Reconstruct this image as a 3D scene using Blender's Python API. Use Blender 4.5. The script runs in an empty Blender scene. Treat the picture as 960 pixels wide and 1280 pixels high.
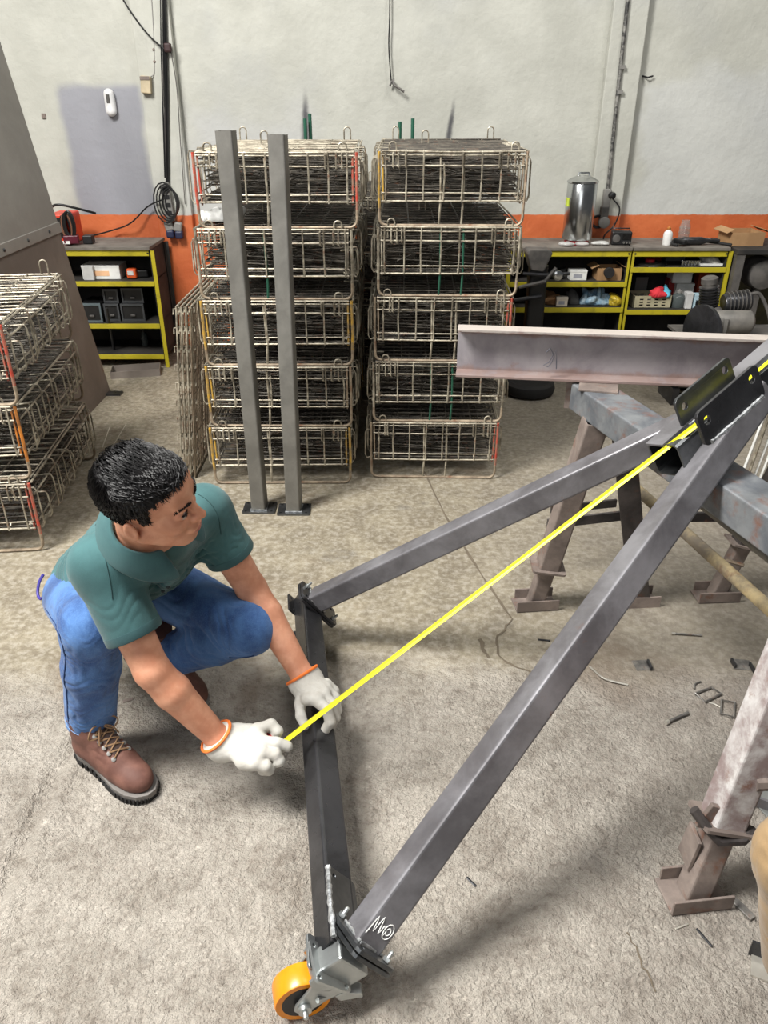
import bpy, bmesh, math, random
import numpy as np
from mathutils import Vector, Matrix
from mathutils.geometry import tessellate_polygon

# ------------------------------------------------------------------ camera
CAM_H = 1.60
PITCH = math.radians(28.4)
FPX = 961.0                      # focal length in pixels of the 960x1280 frame
scene = bpy.context.scene
COL = scene.collection
cam_data = bpy.data.cameras.new('camera')
cam_data.sensor_fit = 'VERTICAL'
cam_data.sensor_height = 24.0
cam_data.lens = FPX / 1280.0 * 24.0
cam_data.clip_start = 0.02
cam = bpy.data.objects.new('camera', cam_data)
cam.location = (0, 0, CAM_H)
cam.rotation_euler = (math.pi / 2 - PITCH, 0, 0)
COL.objects.link(cam)
scene.camera = cam

# ------------------------------------------------------------------ light
scene.view_settings.view_transform = 'Standard'
scene.view_settings.look = 'None'
scene.view_settings.gamma = 1.0
scene.view_settings.use_curve_mapping = False
scene.view_settings.exposure = 0.0
world = bpy.data.worlds.new('workshop_daylight')
scene.world = world
world.use_nodes = True
bg = world.node_tree.nodes['Background']
bg.inputs[0].default_value = (0.93, 0.96, 1.0, 1)
bg.inputs[1].default_value = 0.085


def area_light(name, loc, target, sx, sy, watts, col=(1, 1, 1)):
    d = bpy.data.lights.new(name, 'AREA')
    d.shape = 'RECTANGLE'
    d.size, d.size_y = sx, sy
    d.energy = watts
    d.color = col
    o = bpy.data.objects.new(name, d)
    o.location = loc
    v = Vector(target) - Vector(loc)
    o.rotation_euler = v.to_track_quat('-Z', 'Y').to_euler()
    COL.objects.link(o)
    return o


# translucent roof sheets and the open door behind the photographer
area_light('roof_skylight', (-2.5, 0.9, 5.0), (-0.3, 2.1, 0), 1.3, 2.2, 670, (1, 0.98, 0.94))
area_light('roof_skylight', (2.4, 2.4, 5.6), (1.4, 3.0, 0), 1.2, 3.2, 140, (1, 0.98, 0.94))
area_light('open_door_daylight', (-1.6, -3.6, 3.0), (-0.2, 3.2, 0.6), 3.6, 3.0, 85, (0.98, 0.99, 1.0))


# ------------------------------------------------------------------ helpers
_c, _s = math.cos(PITCH), math.sin(PITCH)


def _ray(px, py):
    u, v = (px - 480) / FPX, (640 - py) / FPX
    return Vector((u, _c + v * _s, -_s + v * _c))


def P(px, py, h):                 # survey of the photo: point of that sight line at height h
    d = _ray(px, py)
    t = (h - CAM_H) / d.z
    return Vector((d.x * t, d.y * t, h))


def W(px, py, y):                 # ... at distance y from the camera
    d = _ray(px, py)
    t = y / d.y
    return Vector((d.x * t, y, CAM_H + d.z * t))


def V(*a):
    return Vector(a)


def lin(c):
    out = []
    for q in c[:3]:
        q = q / 255.0
        out.append(q / 12.92 if q <= 0.04045 else ((q + 0.055) / 1.055) ** 2.4)
    return tuple(out) + (1,)


class NT:
    """small node-tree writer"""

    def __init__(s, name):
        s.m = bpy.data.materials.new(name)
        s.m.use_nodes = True
        s.t = s.m.node_tree
        s.b = s.t.nodes['Principled BSDF']

    def n(s, kind, **kw):
        nd = s.t.nodes.new(kind)
        for k, v in kw.items():
            setattr(nd, k, v)
        return nd

    def l(s, a, b):
        s.t.links.new(a, b)

    def val(s, x, sock):
        if isinstance(x, (int, float)):
            sock.default_value = x
        elif isinstance(x, tuple):
            sock.default_value = x
        else:
            s.l(x, sock)

    def math(s, op, a, b=0.0, c=None, clamp=False):
        nd = s.n('ShaderNodeMath', operation=op, use_clamp=clamp)
        s.val(a, nd.inputs[0])
        s.val(b, nd.inputs[1])
        if c is not None:
            s.val(c, nd.inputs[2])
        return nd.outputs[0]

    def noise(s, scale, detail=4, rough=0.55, vec=None, dist=0.0):
        nd = s.n('ShaderNodeTexNoise')
        nd.inputs['Scale'].default_value = scale
        nd.inputs['Detail'].default_value = detail
        nd.inputs['Roughness'].default_value = rough
        nd.inputs['Distortion'].default_value = dist
        s.l(vec if vec is not None else s.coord(), nd.inputs['Vector'])
        return nd.outputs['Fac']

    def coord(s):
        if not hasattr(s, '_co'):
            s._co = s.n('ShaderNodeTexCoord').outputs['Object']
        return s._co

    def mapped(s, scale):
        mp = s.n('ShaderNodeMapping')
        mp.inputs['Scale'].default_value = scale
        s.l(s.coord(), mp.inputs['Vector'])
        return mp.outputs[0]

    def xyz(s):
        if not hasattr(s, '_xyz'):
            sp = s.n('ShaderNodeSeparateXYZ')
            s.l(s.coord(), sp.inputs[0])
            s._xyz = sp.outputs
        return s._xyz

    def ramp(s, fac, lo, hi):
        nd = s.n('ShaderNodeMapRange', interpolation_type='SMOOTHSTEP')
        s.val(fac, nd.inputs['Value'])
        nd.inputs['From Min'].default_value = lo
        nd.inputs['From Max'].default_value = hi
        return nd.outputs['Result']

    def mix(s, fac, a, b):
        nd = s.n('ShaderNodeMix', data_type='RGBA')
        s.val(fac, nd.inputs[0])
        s.val(a, nd.inputs[6])
        s.val(b, nd.inputs[7])
        return nd.outputs[2]

    def bump(s, height, strength=0.3, dist=0.01, chain=None):
        nd = s.n('ShaderNodeBump')
        nd.inputs['Strength'].default_value = strength
        nd.inputs['Distance'].default_value = dist
        s.l(height, nd.inputs['Height'])
        if chain is not None:
            s.l(chain, nd.inputs['Normal'])
        return nd.outputs[0]

    def set(s, col=None, rough=None, metal=None, normal=None, **kw):
        if col is not None:
            s.val(col, s.b.inputs['Base Color'])
        if rough is not None:
            s.val(rough, s.b.inputs['Roughness'])
        if metal is not None:
            s.val(metal, s.b.inputs['Metallic'])
        if normal is not None:
            s.l(normal, s.b.inputs['Normal'])
        for k, v in kw.items():
            s.val(v, s.b.inputs[k.replace('_', ' ')])
        return s.m


_mats = {}


def mat(name, rgb, rough=0.6, metal=0.0, rgb2=None, var=0.12, scale=9.0, bump=0.0, bscale=90.0,
        lo=0.35, hi=0.65, stretch=None, **kw):
    """plain procedural material: two tones mixed by noise, optional fine relief"""
    if name in _mats:
        return _mats[name]
    t = NT(name)
    a = lin(rgb)
    if rgb2 is None:
        a1 = tuple(min(1, q * (1 - var)) for q in a[:3]) + (1,)
        a2 = tuple(min(1, q * (1 + var)) for q in a[:3]) + (1,)
    else:
        a1, a2 = a, lin(rgb2)
    vec = t.mapped(stretch) if stretch else None
    f = t.ramp(t.noise(scale, 5, 0.6, vec), lo, hi)
    col = t.mix(f, a1, a2)
    nrm = t.bump(t.noise(bscale, 3, 0.6, vec), bump, 0.004) if bump else None
    m = t.set(col, rough, metal, nrm, **kw)
    _mats[name] = m
    return m


ORG = {}


def tag(o, label, cat, group=None):
    o['label'] = label
    o['category'] = cat
    if group:
        o['group'] = group
    return o


def thing(name, label, cat, loc=(0, 0, 0), rotz=0.0, group=None):
    o = bpy.data.objects.new(name, None)
    o.empty_display_size = 0.05
    o.location = loc
    o.rotation_euler = (0, 0, rotz)
    COL.objects.link(o)
    ORG[o] = Vector(loc)
    return tag(o, label, cat, group)


def link_mesh(name, me, material, parent=None, loc=None):
    o = bpy.data.objects.new(name, me)
    if material is not None and not me.materials:
        me.materials.append(material)
    COL.objects.link(o)
    if parent is not None:
        o.parent = parent
        ORG[o] = ORG[parent]
    if loc is not None:
        o.location = loc
    return o


class MB:
    """collects shapes; build() links them as ONE mesh object"""

    def __init__(s):
        s.v, s.f = [], []

    def _add(s, vs, fs):
        b = len(s.v)
        s.v.extend([tuple(q) for q in vs])
        s.f.extend([tuple(b + i for i in f) for f in fs])
        return s

    def box(s, c, size, R=None):
        c = Vector(c)
        vs = []
        for x in (-.5, .5):
            for y in (-.5, .5):
                for z in (-.5, .5):
                    p = Vector((x * size[0], y * size[1], z * size[2]))
                    if R is not None:
                        p = R @ p
                    vs.append(c + p)
        return s._add(vs, [(0, 1, 3, 2), (4, 6, 7, 5), (0, 4, 5, 1), (2, 3, 7, 6), (0, 2, 6, 4), (1, 5, 7, 3)])

    def bx(s, x0, x1, y0, y1, z0, z1):
        return s.box(((x0 + x1) / 2, (y0 + y1) / 2, (z0 + z1) / 2), (x1 - x0, y1 - y0, z1 - z0))

    @staticmethod
    def frame(a, b, up):
        d = (Vector(b) - Vector(a)).normalized()
        up = Vector(up)
        side = d.cross(up)
        if side.length < 1e-6:
            side = d.cross(Vector((1, 0.01, 0)))
        side.normalize()
        u = side.cross(d).normalized()
        return d, side, u

    def prism(s, outline, a, b, up=(0, 0, 1), holes=()):
        """extrude a 2D outline (side, up) from a to b; holes are 2D loops too"""
        a, b = Vector(a), Vector(b)
        d, side, u = s.frame(a, b, up)
        loops = [list(outline)] + [list(h) for h in holes]
        flat = [q for lp in loops for q in lp]
        n = len(flat)
        vs = [a + side * q[0] + u * q[1] for q in flat] + [b + side * q[0] + u * q[1] for q in flat]
        tris = tessellate_polygon([[Vector((q[0], q[1], 0)) for q in lp] for lp in loops])
        fs = [tuple(t) for t in tris] + [tuple(n + i for i in reversed(t)) for t in tris]
        off = 0
        for lp in loops:
            m = len(lp)
            for i in range(m):
                j = (i + 1) % m
                fs.append((off + i, off + j, n + off + j, n + off + i))
            off += m
        return s._add(vs, fs)

    def beam(s, a, b, w, h, up=(0, 0, 1)):
        return s.prism([(-w / 2, -h / 2), (w / 2, -h / 2), (w / 2, h / 2), (-w / 2, h / 2)], a, b, up)

    def sqtube(s, a, b, w, h, wall=0.004, up=(0, 0, 1), r=0.007):
        return s.prism(rrect(w, h, r), a, b, up, [rrect(w - 2 * wall, h - 2 * wall, max(r - wall, 0.001), 2)])

    def tube(s, pts, r, n=6, closed=False, caps=True):
        pts = [Vector(p) for p in pts]
        m = len(pts)
        rs = r if isinstance(r, (list, tuple)) else [r] * m
        if closed:
            t0 = (pts[1] - pts[-1]).normalized()
        else:
            t0 = (pts[1] - pts[0]).normalized()
        ref = Vector((0, 0, 1)) if abs(t0.z) < 0.9 else Vector((1, 0, 0))
        nrm = t0.cross(ref).normalized()
        vs = []
        for i, p in enumerate(pts):
            if closed:
                t = (pts[(i + 1) % m] - pts[i - 1]).normalized()
            else:
                t = (pts[min(i + 1, m - 1)] - pts[max(i - 1, 0)]).normalized()
            nrm = (nrm - t * nrm.dot(t))
            if nrm.length < 1e-6:
                nrm = t.orthogonal()
            nrm.normalize()
            bn = t.cross(nrm)
            for k in range(n):
                a = 2 * math.pi * k / n
                vs.append(p + (nrm * math.cos(a) + bn * math.sin(a)) * rs[i])
        fs = []
        for i in range(m if closed else m - 1):
            j = (i + 1) % m
            for k in range(n):
                k2 = (k + 1) % n
                fs.append((i * n + k, i * n + k2, j * n + k2, j * n + k))
        if caps and not closed:
            fs.append(tuple(reversed(range(n))))
            fs.append(tuple((m - 1) * n + k for k in range(n)))
        return s._add(vs, fs)

    def rod(s, a, b, r, n=4):
        return s.tube([a, b], r, n)

    def lathe(s, prof, o=(0, 0, 0), axis=(0, 0, 1), n=20):
        """prof: list of (radius, distance along axis)"""
        o = Vector(o)
        ax = Vector(axis).normalized()
        e1 = ax.orthogonal().normalized()
        e2 = ax.cross(e1)
        vs, fs = [], []
        for (r, z) in prof:
            for k in range(n):
                a = 2 * math.pi * k / n
                vs.append(o + ax * z + (e1 * math.cos(a) + e2 * math.sin(a)) * max(r, 1e-5))
        for i in range(len(prof) - 1):
            for k in range(n):
                k2 = (k + 1) % n
                fs.append((i * n + k, i * n + k2, (i + 1) * n + k2, (i + 1) * n + k))
        fs.append(tuple(reversed(range(n))))
        fs.append(tuple((len(prof) - 1) * n + k for k in range(n)))
        return s._add(vs, fs)

    def ball(s, c, r, n=10):
        r = r if isinstance(r, (tuple, list)) else (r, r, r)
        c = Vector(c)
        vs, fs = [], []
        for i in range(n + 1):
            th = math.pi * i / n
            for k in range(n):
                a = 2 * math.pi * k / n
                q = max(math.sin(th), 1e-4)
                vs.append(c + Vector((r[0] * q * math.cos(a), r[1] * q * math.sin(a), r[2] * math.cos(th))))
        for i in range(n):
            for k in range(n):
                k2 = (k + 1) % n
                fs.append((i * n + k, (i + 1) * n + k, (i + 1) * n + k2, i * n + k2))
        return s._add(vs, fs)

    def build(s, name, material, parent=None, smooth=False, bevel=0.0, local=False, kind=None):
        me = bpy.data.meshes.new(name)
        off = Vector((0, 0, 0)) if (parent is None or local) else ORG[parent]
        me.from_pydata([(x - off[0], y - off[1], z - off[2]) for (x, y, z) in s.v], [], s.f)
        bm = bmesh.new()
        bm.from_mesh(me)
        bmesh.ops.recalc_face_normals(bm, faces=bm.faces)
        bm.to_mesh(me)
        bm.free()
        if smooth:
            me.polygons.foreach_set('use_smooth', [True] * len(me.polygons))
            try:
                me.set_sharp_from_angle(angle=math.radians(40))
            except Exception:
                pass
        o = link_mesh(name, me, material, parent)
        if bevel:
            md = o.modifiers.new('bevel', 'BEVEL')
            md.width = bevel
            md.segments = 2
            md.limit_method = 'ANGLE'
            md.angle_limit = math.radians(35)
        if kind:
            o['kind'] = kind
        return o

    def solo(s, name, material, label, cat, group=None, **kw):
        """a thing that is one mesh, with its origin at its base"""
        a = np.array(s.v)
        o0 = Vector((a[:, 0].mean(), a[:, 1].mean(), a[:, 2].min()))
        s.v = [(x - o0.x, y - o0.y, z - o0.z) for (x, y, z) in s.v]
        o = s.build(name, material, None, **kw)
        o.location = o0
        ORG[o] = o0
        return tag(o, label, cat, group)


def rrect(w, h, r, n=3):
    out = []
    for cx, cy, a0 in ((w / 2 - r, h / 2 - r, 0), (-w / 2 + r, h / 2 - r, 90), (-w / 2 + r, -h / 2 + r, 180), (w / 2 - r, -h / 2 + r, 270)):
        for k in range(n + 1):
            a = math.radians(a0 + 90 * k / n)
            out.append((cx + r * math.cos(a), cy + r * math.sin(a)))
    return out


def circ(cx, cy, r, n=12):
    return [(cx + r * math.cos(2 * math.pi * k / n), cy + r * math.sin(2 * math.pi * k / n)) for k in range(n)]


def spline(pts, per=6):
    """Catmull-Rom through the points"""
    p = [Vector(q) for q in pts]
    p = [p[0] * 2 - p[1]] + p + [p[-1] * 2 - p[-2]]
    out = []
    for i in range(1, len(p) - 2):
        for k in range(per):
            t = k / per
            a, b, c, d = p[i - 1], p[i], p[i + 1], p[i + 2]
            out.append(0.5 * ((2 * b) + (c - a) * t + (2 * a - 5 * b + 4 * c - d) * t * t + (3 * b - a - 3 * c + d) * t ** 3))
    out.append(p[-2])
    return out


def copy_tree(o, parent=None):
    c = o.copy()
    COL.objects.link(c)
    c.parent = parent
    for ch in [q for q in bpy.data.objects if q.parent == o]:
        copy_tree(ch, c)
    return c


# ------------------------------------------------------------------ sculpting volume
class Vol:
    """signed-distance grid with smooth unions; mesh() extracts one continuous surface"""

    def __init__(s, lo, hi, vx):
        s.lo = np.array(lo, np.float32)
        s.vx = vx
        s.n = np.ceil((np.array(hi) - np.array(lo)) / vx).astype(int) + 1
        s.d = np.full(tuple(s.n), 1.0, np.float32)

    def _sub(s, lo, hi):
        i0 = np.clip(np.floor((np.array(lo) - s.lo) / s.vx).astype(int), 0, s.n)
        i1 = np.clip(np.ceil((np.array(hi) - s.lo) / s.vx).astype(int) + 1, 0, s.n)
        sl = tuple(slice(a, b) for a, b in zip(i0, i1))
        g = [(s.lo[k] + s.vx * np.arange(i0[k], i1[k])).astype(np.float32) for k in range(3)]
        return sl, g[0][:, None, None], g[1][None, :, None], g[2][None, None, :]

    def _mix(s, sl, q, k, op):
        d = s.d[sl]
        if op == 'u':
            h = np.clip(0.5 + 0.5 * (d - q) / k, 0, 1)
            s.d[sl] = d * (1 - h) + q * h - k * h * (1 - h)
        else:
            h = np.clip(0.5 - 0.5 * (d + q) / k, 0, 1)
            s.d[sl] = d * (1 - h) - q * h + k * h * (1 - h)

    def cap(s, a, b, ra, rb=None, k=0.01, op='u', cuts=(), flat=None):
        rb = ra if rb is None else rb
        a, b = np.array(a, float), np.array(b, float)
        m = max(ra, rb) * (1.0 if flat is None else max(1.0, flat[1])) + k + 3 * s.vx
        sl, x, y, z = s._sub(np.minimum(a, b) - m, np.maximum(a, b) + m)
        ab = b - a
        L = max(float(ab @ ab), 1e-9)
        t = np.clip(((x - a[0]) * ab[0] + (y - a[1]) * ab[1] + (z - a[2]) * ab[2]) / L, 0, 1)
        dx, dy, dz = x - a[0] - t * ab[0], y - a[1] - t * ab[1], z - a[2] - t * ab[2]
        if flat is not None:          # widen along an axis
            ax, f = np.array(flat[0], float), flat[1]
            ax = ax / np.linalg.norm(ax)
            q = (dx * ax[0] + dy * ax[1] + dz * ax[2]) * (1.0 / f - 1.0)
            dx, dy, dz = dx + q * ax[0], dy + q * ax[1], dz + q * ax[2]
        q = np.sqrt(dx * dx + dy * dy + dz * dz) - (ra + (rb - ra) * t)
        for (pt, nr) in cuts:
            q = np.maximum(q, (x - pt[0]) * nr[0] + (y - pt[1]) * nr[1] + (z - pt[2]) * nr[2])
        s._mix(sl, q.astype(np.float32), k, op)
        return s

    def chain(s, pts, rs, k=0.01, **kw):
        for i in range(len(pts) - 1):
            s.cap(pts[i], pts[i + 1], rs[i], rs[i + 1], k, **kw)
        return s

    def ell(s, c, axes, r, k=0.01, op='u'):
        c = np.array(c, float)
        m = max(r) + k + 3 * s.vx
        sl, x, y, z = s._sub(c - m, c + m)
        k0 = k1 = 0
        for ax, rr in zip(axes, r):
            q = (x - c[0]) * ax[0] + (y - c[1]) * ax[1] + (z - c[2]) * ax[2]
            k0 = k0 + (q / rr) ** 2
            k1 = k1 + (q / (rr * rr)) ** 2
        k0, k1 = np.sqrt(k0), np.sqrt(k1)
        s._mix(sl, (k0 * (k0 - 1) / np.maximum(k1, 1e-6)).astype(np.float32), k, op)
        return s

    def cut(s, pt, nr, k=0.004):
        sl, x, y, z = s._sub(s.lo, s.lo + s.vx * s.n)
        nr = np.array(nr, float)
        nr = nr / np.linalg.norm(nr)
        q = ((x - pt[0]) * nr[0] + (y - pt[1]) * nr[1] + (z - pt[2]) * nr[2]).astype(np.float32)
        s._mix(sl, -q, k, 's')
        return s

    def fold(s, c, R, dirv, lam, amp, ph=0.0, warp=2.0):
        """cloth creases: a warped ripple that fades away from c"""
        c = np.array(c, float)
        sl, x, y, z = s._sub(c - 2 * R, c + 2 * R)
        dv = np.array(dirv, float)
        dv /= np.linalg.norm(dv)
        x, y, z = x - c[0], y - c[1], z - c[2]
        w = np.exp(-(x * x + y * y + z * z) / (R * R))
        u = (x * dv[0] + y * dv[1] + z * dv[2]) / lam
        u = u + warp * 0.35 * np.sin(x / lam * 2.1 + 1.3 * y / lam + ph) + warp * 0.25 * np.sin(z / lam * 2.7 - y / lam * 1.9)
        s.d[sl] += (amp * w * (1.7 * (1 - np.abs(np.sin(math.pi * u + ph))) ** 2 - 0.35)).astype(np.float32)
        return s

    def mesh(s, name, material, parent=None, smooth=1):
        d = s.d
        neg = d < 0
        nx, ny, nz = d.shape
        cnt = np.zeros((nx - 1, ny - 1, nz - 1), np.int8)
        for i in (0, 1):
            for j in (0, 1):
                for k in (0, 1):
                    cnt += neg[i:nx - 1 + i, j:ny - 1 + j, k:nz - 1 + k]
        act = (cnt > 0) & (cnt < 8)
        ci = np.argwhere(act)
        idx = np.full(act.shape, -1, np.int32)
        idx[act] = np.arange(len(ci))
        acc = np.zeros((len(ci), 3))
        num = np.zeros(len(ci))
        cor = [(i, j, k) for i in (0, 1) for j in (0, 1) for k in (0, 1)]
        for a in range(8):
            for b in range(a + 1, 8):
                if sum(abs(p - q) for p, q in zip(cor[a], cor[b])) != 1:
                    continue
                da = d[ci[:, 0] + cor[a][0], ci[:, 1] + cor[a][1], ci[:, 2] + cor[a][2]]
                db = d[ci[:, 0] + cor[b][0], ci[:, 1] + cor[b][1], ci[:, 2] + cor[b][2]]
                m = (da < 0) != (db < 0)
                t = np.where(m, da / np.where(np.abs(da - db) < 1e-9, 1, da - db), 0)
                pa, pb = np.array(cor[a], float), np.array(cor[b], float)
                acc += np.where(m[:, None], pa + t[:, None] * (pb - pa), 0)
                num += m
        vs = s.lo + s.vx * (ci + acc / num[:, None])
        faces = []
        for ax in range(3):
            o = [q for q in range(3) if q != ax]
            sl0 = [slice(None)] * 3
            sl1 = [slice(None)] * 3
            sl0[ax] = slice(0, -1)
            sl1[ax] = slice(1, None)
            e = np.argwhere(neg[tuple(sl0)] != neg[tuple(sl1)])
            e = e[(e[:, o[0]] > 0) & (e[:, o[1]] > 0) & (e[:, o[0]] < d.shape[o[0]] - 1) & (e[:, o[1]] < d.shape[o[1]] - 1)]
            if not len(e):
                continue
            q = []
            for da, db in ((-1, -1), (0, -1), (0, 0), (-1, 0)):
                c = e.copy()
                c[:, o[0]] += da
                c[:, o[1]] += db
                q.append(idx[c[:, 0], c[:, 1], c[:, 2]])
            q = np.stack(q, 1)
            flip = neg[e[:, 0], e[:, 1], e[:, 2]]
            if ax == 1:
                flip = ~flip
            q[~flip] = q[~flip][:, ::-1]
            faces.append(q)
        fs = np.concatenate(faces)
        fs = fs[(fs >= 0).all(1)]
        for _ in range(smooth):
            sm = np.zeros_like(vs)
            nn = np.zeros(len(vs))
            for a in range(4):
                b = (a + 1) % 4
                np.add.at(sm, fs[:, a], vs[fs[:, b]])
                np.add.at(nn, fs[:, a], 1)
                np.add.at(sm, fs[:, b], vs[fs[:, a]])
                np.add.at(nn, fs[:, b], 1)
            vs = vs * 0.5 + 0.5 * sm / np.maximum(nn, 1)[:, None]
        off = np.array(ORG[parent]) if parent is not None else np.zeros(3)
        me = bpy.data.meshes.new(name)
        me.from_pydata((vs - off).tolist(), [], fs.tolist())
        me.polygons.foreach_set('use_smooth', [True] * len(me.polygons))
        me.update()
        return link_mesh(name, me, material, parent)


rng = random.Random(11)
nprng = np.random.default_rng(5)


def vnoise(x, y, cell, seed):
    """smooth 2D value noise in -1..1"""
    g = np.random.default_rng(seed).uniform(-1, 1, (257, 257))
    u, v = x / cell, y / cell
    iu, iv = np.floor(u).astype(int), np.floor(v).astype(int)
    fu, fv = u - iu, v - iv
    fu, fv = fu * fu * (3 - 2 * fu), fv * fv * (3 - 2 * fv)
    iu, iv = iu % 256, iv % 256
    return (g[iu, iv] * (1 - fu) * (1 - fv) + g[iu + 1, iv] * fu * (1 - fv) + g[iu, iv + 1] * (1 - fu) * fv + g[iu + 1, iv + 1] * fu * fv)


# ------------------------------------------------------------------ surfaces
def floor_material():
    t = NT('worn_concrete')
    x, y, z = t.xyz()
    n1 = t.noise(1.1, 6, 0.6)
    n2 = t.noise(6.0, 8, 0.68, dist=0.4)
    n3 = t.noise(38.0, 6, 0.7)
    n4 = t.noise(150.0, 3, 0.6)
    edge = t.math('ADD', y, t.math('MULTIPLY', t.math('SUBTRACT', n1, 0.5), 0.9))
    rough_zone = t.math('SUBTRACT', 1.0, t.ramp(edge, 1.75, 1.98))
    smooth_col = t.mix(t.ramp(n2, 0.3, 0.72), lin((112, 103, 86)), lin((144, 135, 115)))
    rough_col = t.mix(t.ramp(n2, 0.28, 0.74), lin((150, 141, 130)), lin((196, 188, 177)))
    base = t.mix(rough_zone, smooth_col, rough_col)
    base = t.mix(t.math('MULTIPLY', t.ramp(n3, 0.42, 0.66), 0.4), base, lin((190, 184, 173)))
    base = t.mix(t.math('MULTIPLY', t.ramp(n3, 0.5, 0.3), 0.5), base, lin((104, 94, 83)))
    # brown oil and rust stains, scratches of chalk
    st = t.ramp(t.noise(1.7, 4, 0.6, dist=0.8), 0.56, 0.72)
    base = t.mix(t.math('MULTIPLY', st, 0.5), base, lin((110, 90, 70)))
    st2 = t.ramp(t.noise(2.6, 5, 0.65, t.mapped((1, 1, 3.3))), 0.6, 0.72)
    base = t.mix(t.math('MULTIPLY', st2, 0.4), base, lin((98, 96, 94)))
    # darker and greyer towards the right
    right = t.math('MULTIPLY', t.ramp(t.math('ADD', x, t.math('MULTIPLY', n1, 0.8)), 0.5, 1.5), 0.4)
    base = t.mix(right, base, lin((116, 110, 105)))
    gr = t.ramp(t.noise(70, 4, 0.7), 0.3, 0.7)
    hb = t.math('MULTIPLY', gr, t.math('ADD', t.math('MULTIPLY', rough_zone, 0.9), 0.12))
    hb = t.math('ADD', hb, t.math('MULTIPLY', t.noise(22, 5, 0.65), t.math('MULTIPLY', rough_zone, 1.6)))
    hb = t.math('ADD', hb, t.math('MULTIPLY', n4, t.math('MULTIPLY', rough_zone, 0.35)))
    nrm = t.bump(hb, 0.9, 0.0085)
    rg = t.math('ADD', 0.62, t.math('MULTIPLY', rough_zone, 0.25))
    return t.set(base, rg, 0.0, nrm)


def wall_material():
    t = NT('painted_plaster')
    x, y, z = t.xyz()
    nz = t.noise(2.2, 5, 0.6)
    nf = t.noise(26, 5, 0.65)
    off = t.math('MULTIPLY', t.math('SUBTRACT', nf, 0.5), 0.018)
    white = t.mix(t.ramp(nz, 0.35, 0.7), lin((174, 174, 165)), lin((190, 190, 181)))
    white = t.mix(t.math('MULTIPLY', t.ramp(t.noise(0.9, 4, 0.6), 0.5, 0.68), 0.35), white, lin((168, 170, 171)))

    def rect(x0, x1, z0, z1, soft=0.03, wob=0.35):
        w = t.math('MULTIPLY', t.math('SUBTRACT', t.noise(3.0, 3, 0.5), 0.5), wob)
        xx, zz = t.math('ADD', x, w), t.math('ADD', z, w)
        a = t.math('MULTIPLY', t.ramp(xx, x0 - soft, x0 + soft), t.ramp(xx, x1 + soft, x1 - soft))
        b = t.math('MULTIPLY', t.ramp(zz, z0 - soft, z0 + soft), t.ramp(zz, z1 + soft, z1 - soft))
        return t.math('MULTIPLY', a, b)

    # repainted lavender-grey patches
    white = t.mix(t.math('MULTIPLY', rect(-2.02, -1.52, 0.7, 1.66, 0.03, 0.1), 0.85), white, lin((138, 139, 149)))
    white = t.mix(t.math('MULTIPLY', rect(-1.27, -0.5, 0.7, 1.5, 0.12), 0.4), white, lin((182, 183, 188)))
    white = t.mix(t.math('MULTIPLY', rect(1.66, 2.9, 0.7, 1.72, 0.05), 0.3), white, lin((205, 208, 212)))
    # soot marks licking up the wall
    def soot(cx, z0, z1, w, lean):
        zz = t.math('DIVIDE', t.math('SUBTRACT', z, z0), z1 - z0)
        cxl = t.math('ADD', cx, t.math('MULTIPLY', zz, lean))
        dx = t.math('ABSOLUTE', t.math('SUBTRACT', t.math('ADD', x, off), cxl))
        wid = t.math('MULTIPLY', t.math('SUBTRACT', 1.0, t.math('MULTIPLY', zz, 0.7)), w)
        a = t.ramp(t.math('DIVIDE', dx, wid), 1.0, 0.1)
        b = t.math('MULTIPLY', t.ramp(zz, -0.1, 0.1), t.ramp(zz, 1.0, 0.55))
        return t.math('MULTIPLY', a, b)

    s1 = soot(-0.50, 1.30, 1.66, 0.055, 0.01)
    s2 = soot(0.395, 1.25, 1.62, 0.04, 0.05)
    white = t.mix(t.math('MULTIPLY', t.math('MAXIMUM', s1, s2), 0.9), white, lin((60, 60, 66)))
    # drips and small scuffs
    dr = t.ramp(t.noise(5.0, 4, 0.6, t.mapped((6, 1, 0.5))), 0.66, 0.74)
    white = t.mix(t.math('MULTIPLY', dr, 0.22), white, lin((168, 166, 160)))
    orange = t.mix(t.ramp(t.noise(4.0, 5, 0.6), 0.35, 0.7), lin((188, 94, 52)), lin((204, 110, 64)))
    orange = t.mix(t.math('MULTIPLY', t.ramp(t.noise(7, 5, 0.7), 0.62, 0.72), 0.35), orange, lin((150, 72, 40)))
    band = t.ramp(t.math('ADD', z, off), 0.913, 0.903)
    col = t.mix(band, white, orange)
    rg = t.math('SUBTRACT', 0.75, t.math('MULTIPLY', band, 0.25))
    nrm = t.bump(t.math('ADD', t.math('MULTIPLY', t.noise(9, 6, 0.6), 1.0), t.math('MULTIPLY', nf, 0.3)), 0.35, 0.02)
    return t.set(col, rg, 0.0, nrm)


M_FLOOR = floor_material()
M_WALL = wall_material()


def steel_material(name, c1, c2, rough=0.42, metal=0.75, rust=0.0, scale=5.0):
    t = NT(name)
    n = t.noise(scale, 6, 0.65, dist=0.3)
    col = t.mix(t.ramp(n, 0.35, 0.68), lin(c1), lin(c2))
    if rust:
        r = t.ramp(t.noise(scale * 1.6, 6, 0.7), 0.66 - rust * 0.3, 0.74)
        col = t.mix(t.math('MULTIPLY', r, 0.75), col, lin((122, 74, 48)))
    f = t.noise(60, 4, 0.7)
    rg = t.math('ADD', rough - 0.09, t.math('MULTIPLY', f, 0.18))
    nrm = t.bump(f, 0.12, 0.002)
    return t.set(col, rg, metal, nrm)


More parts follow.
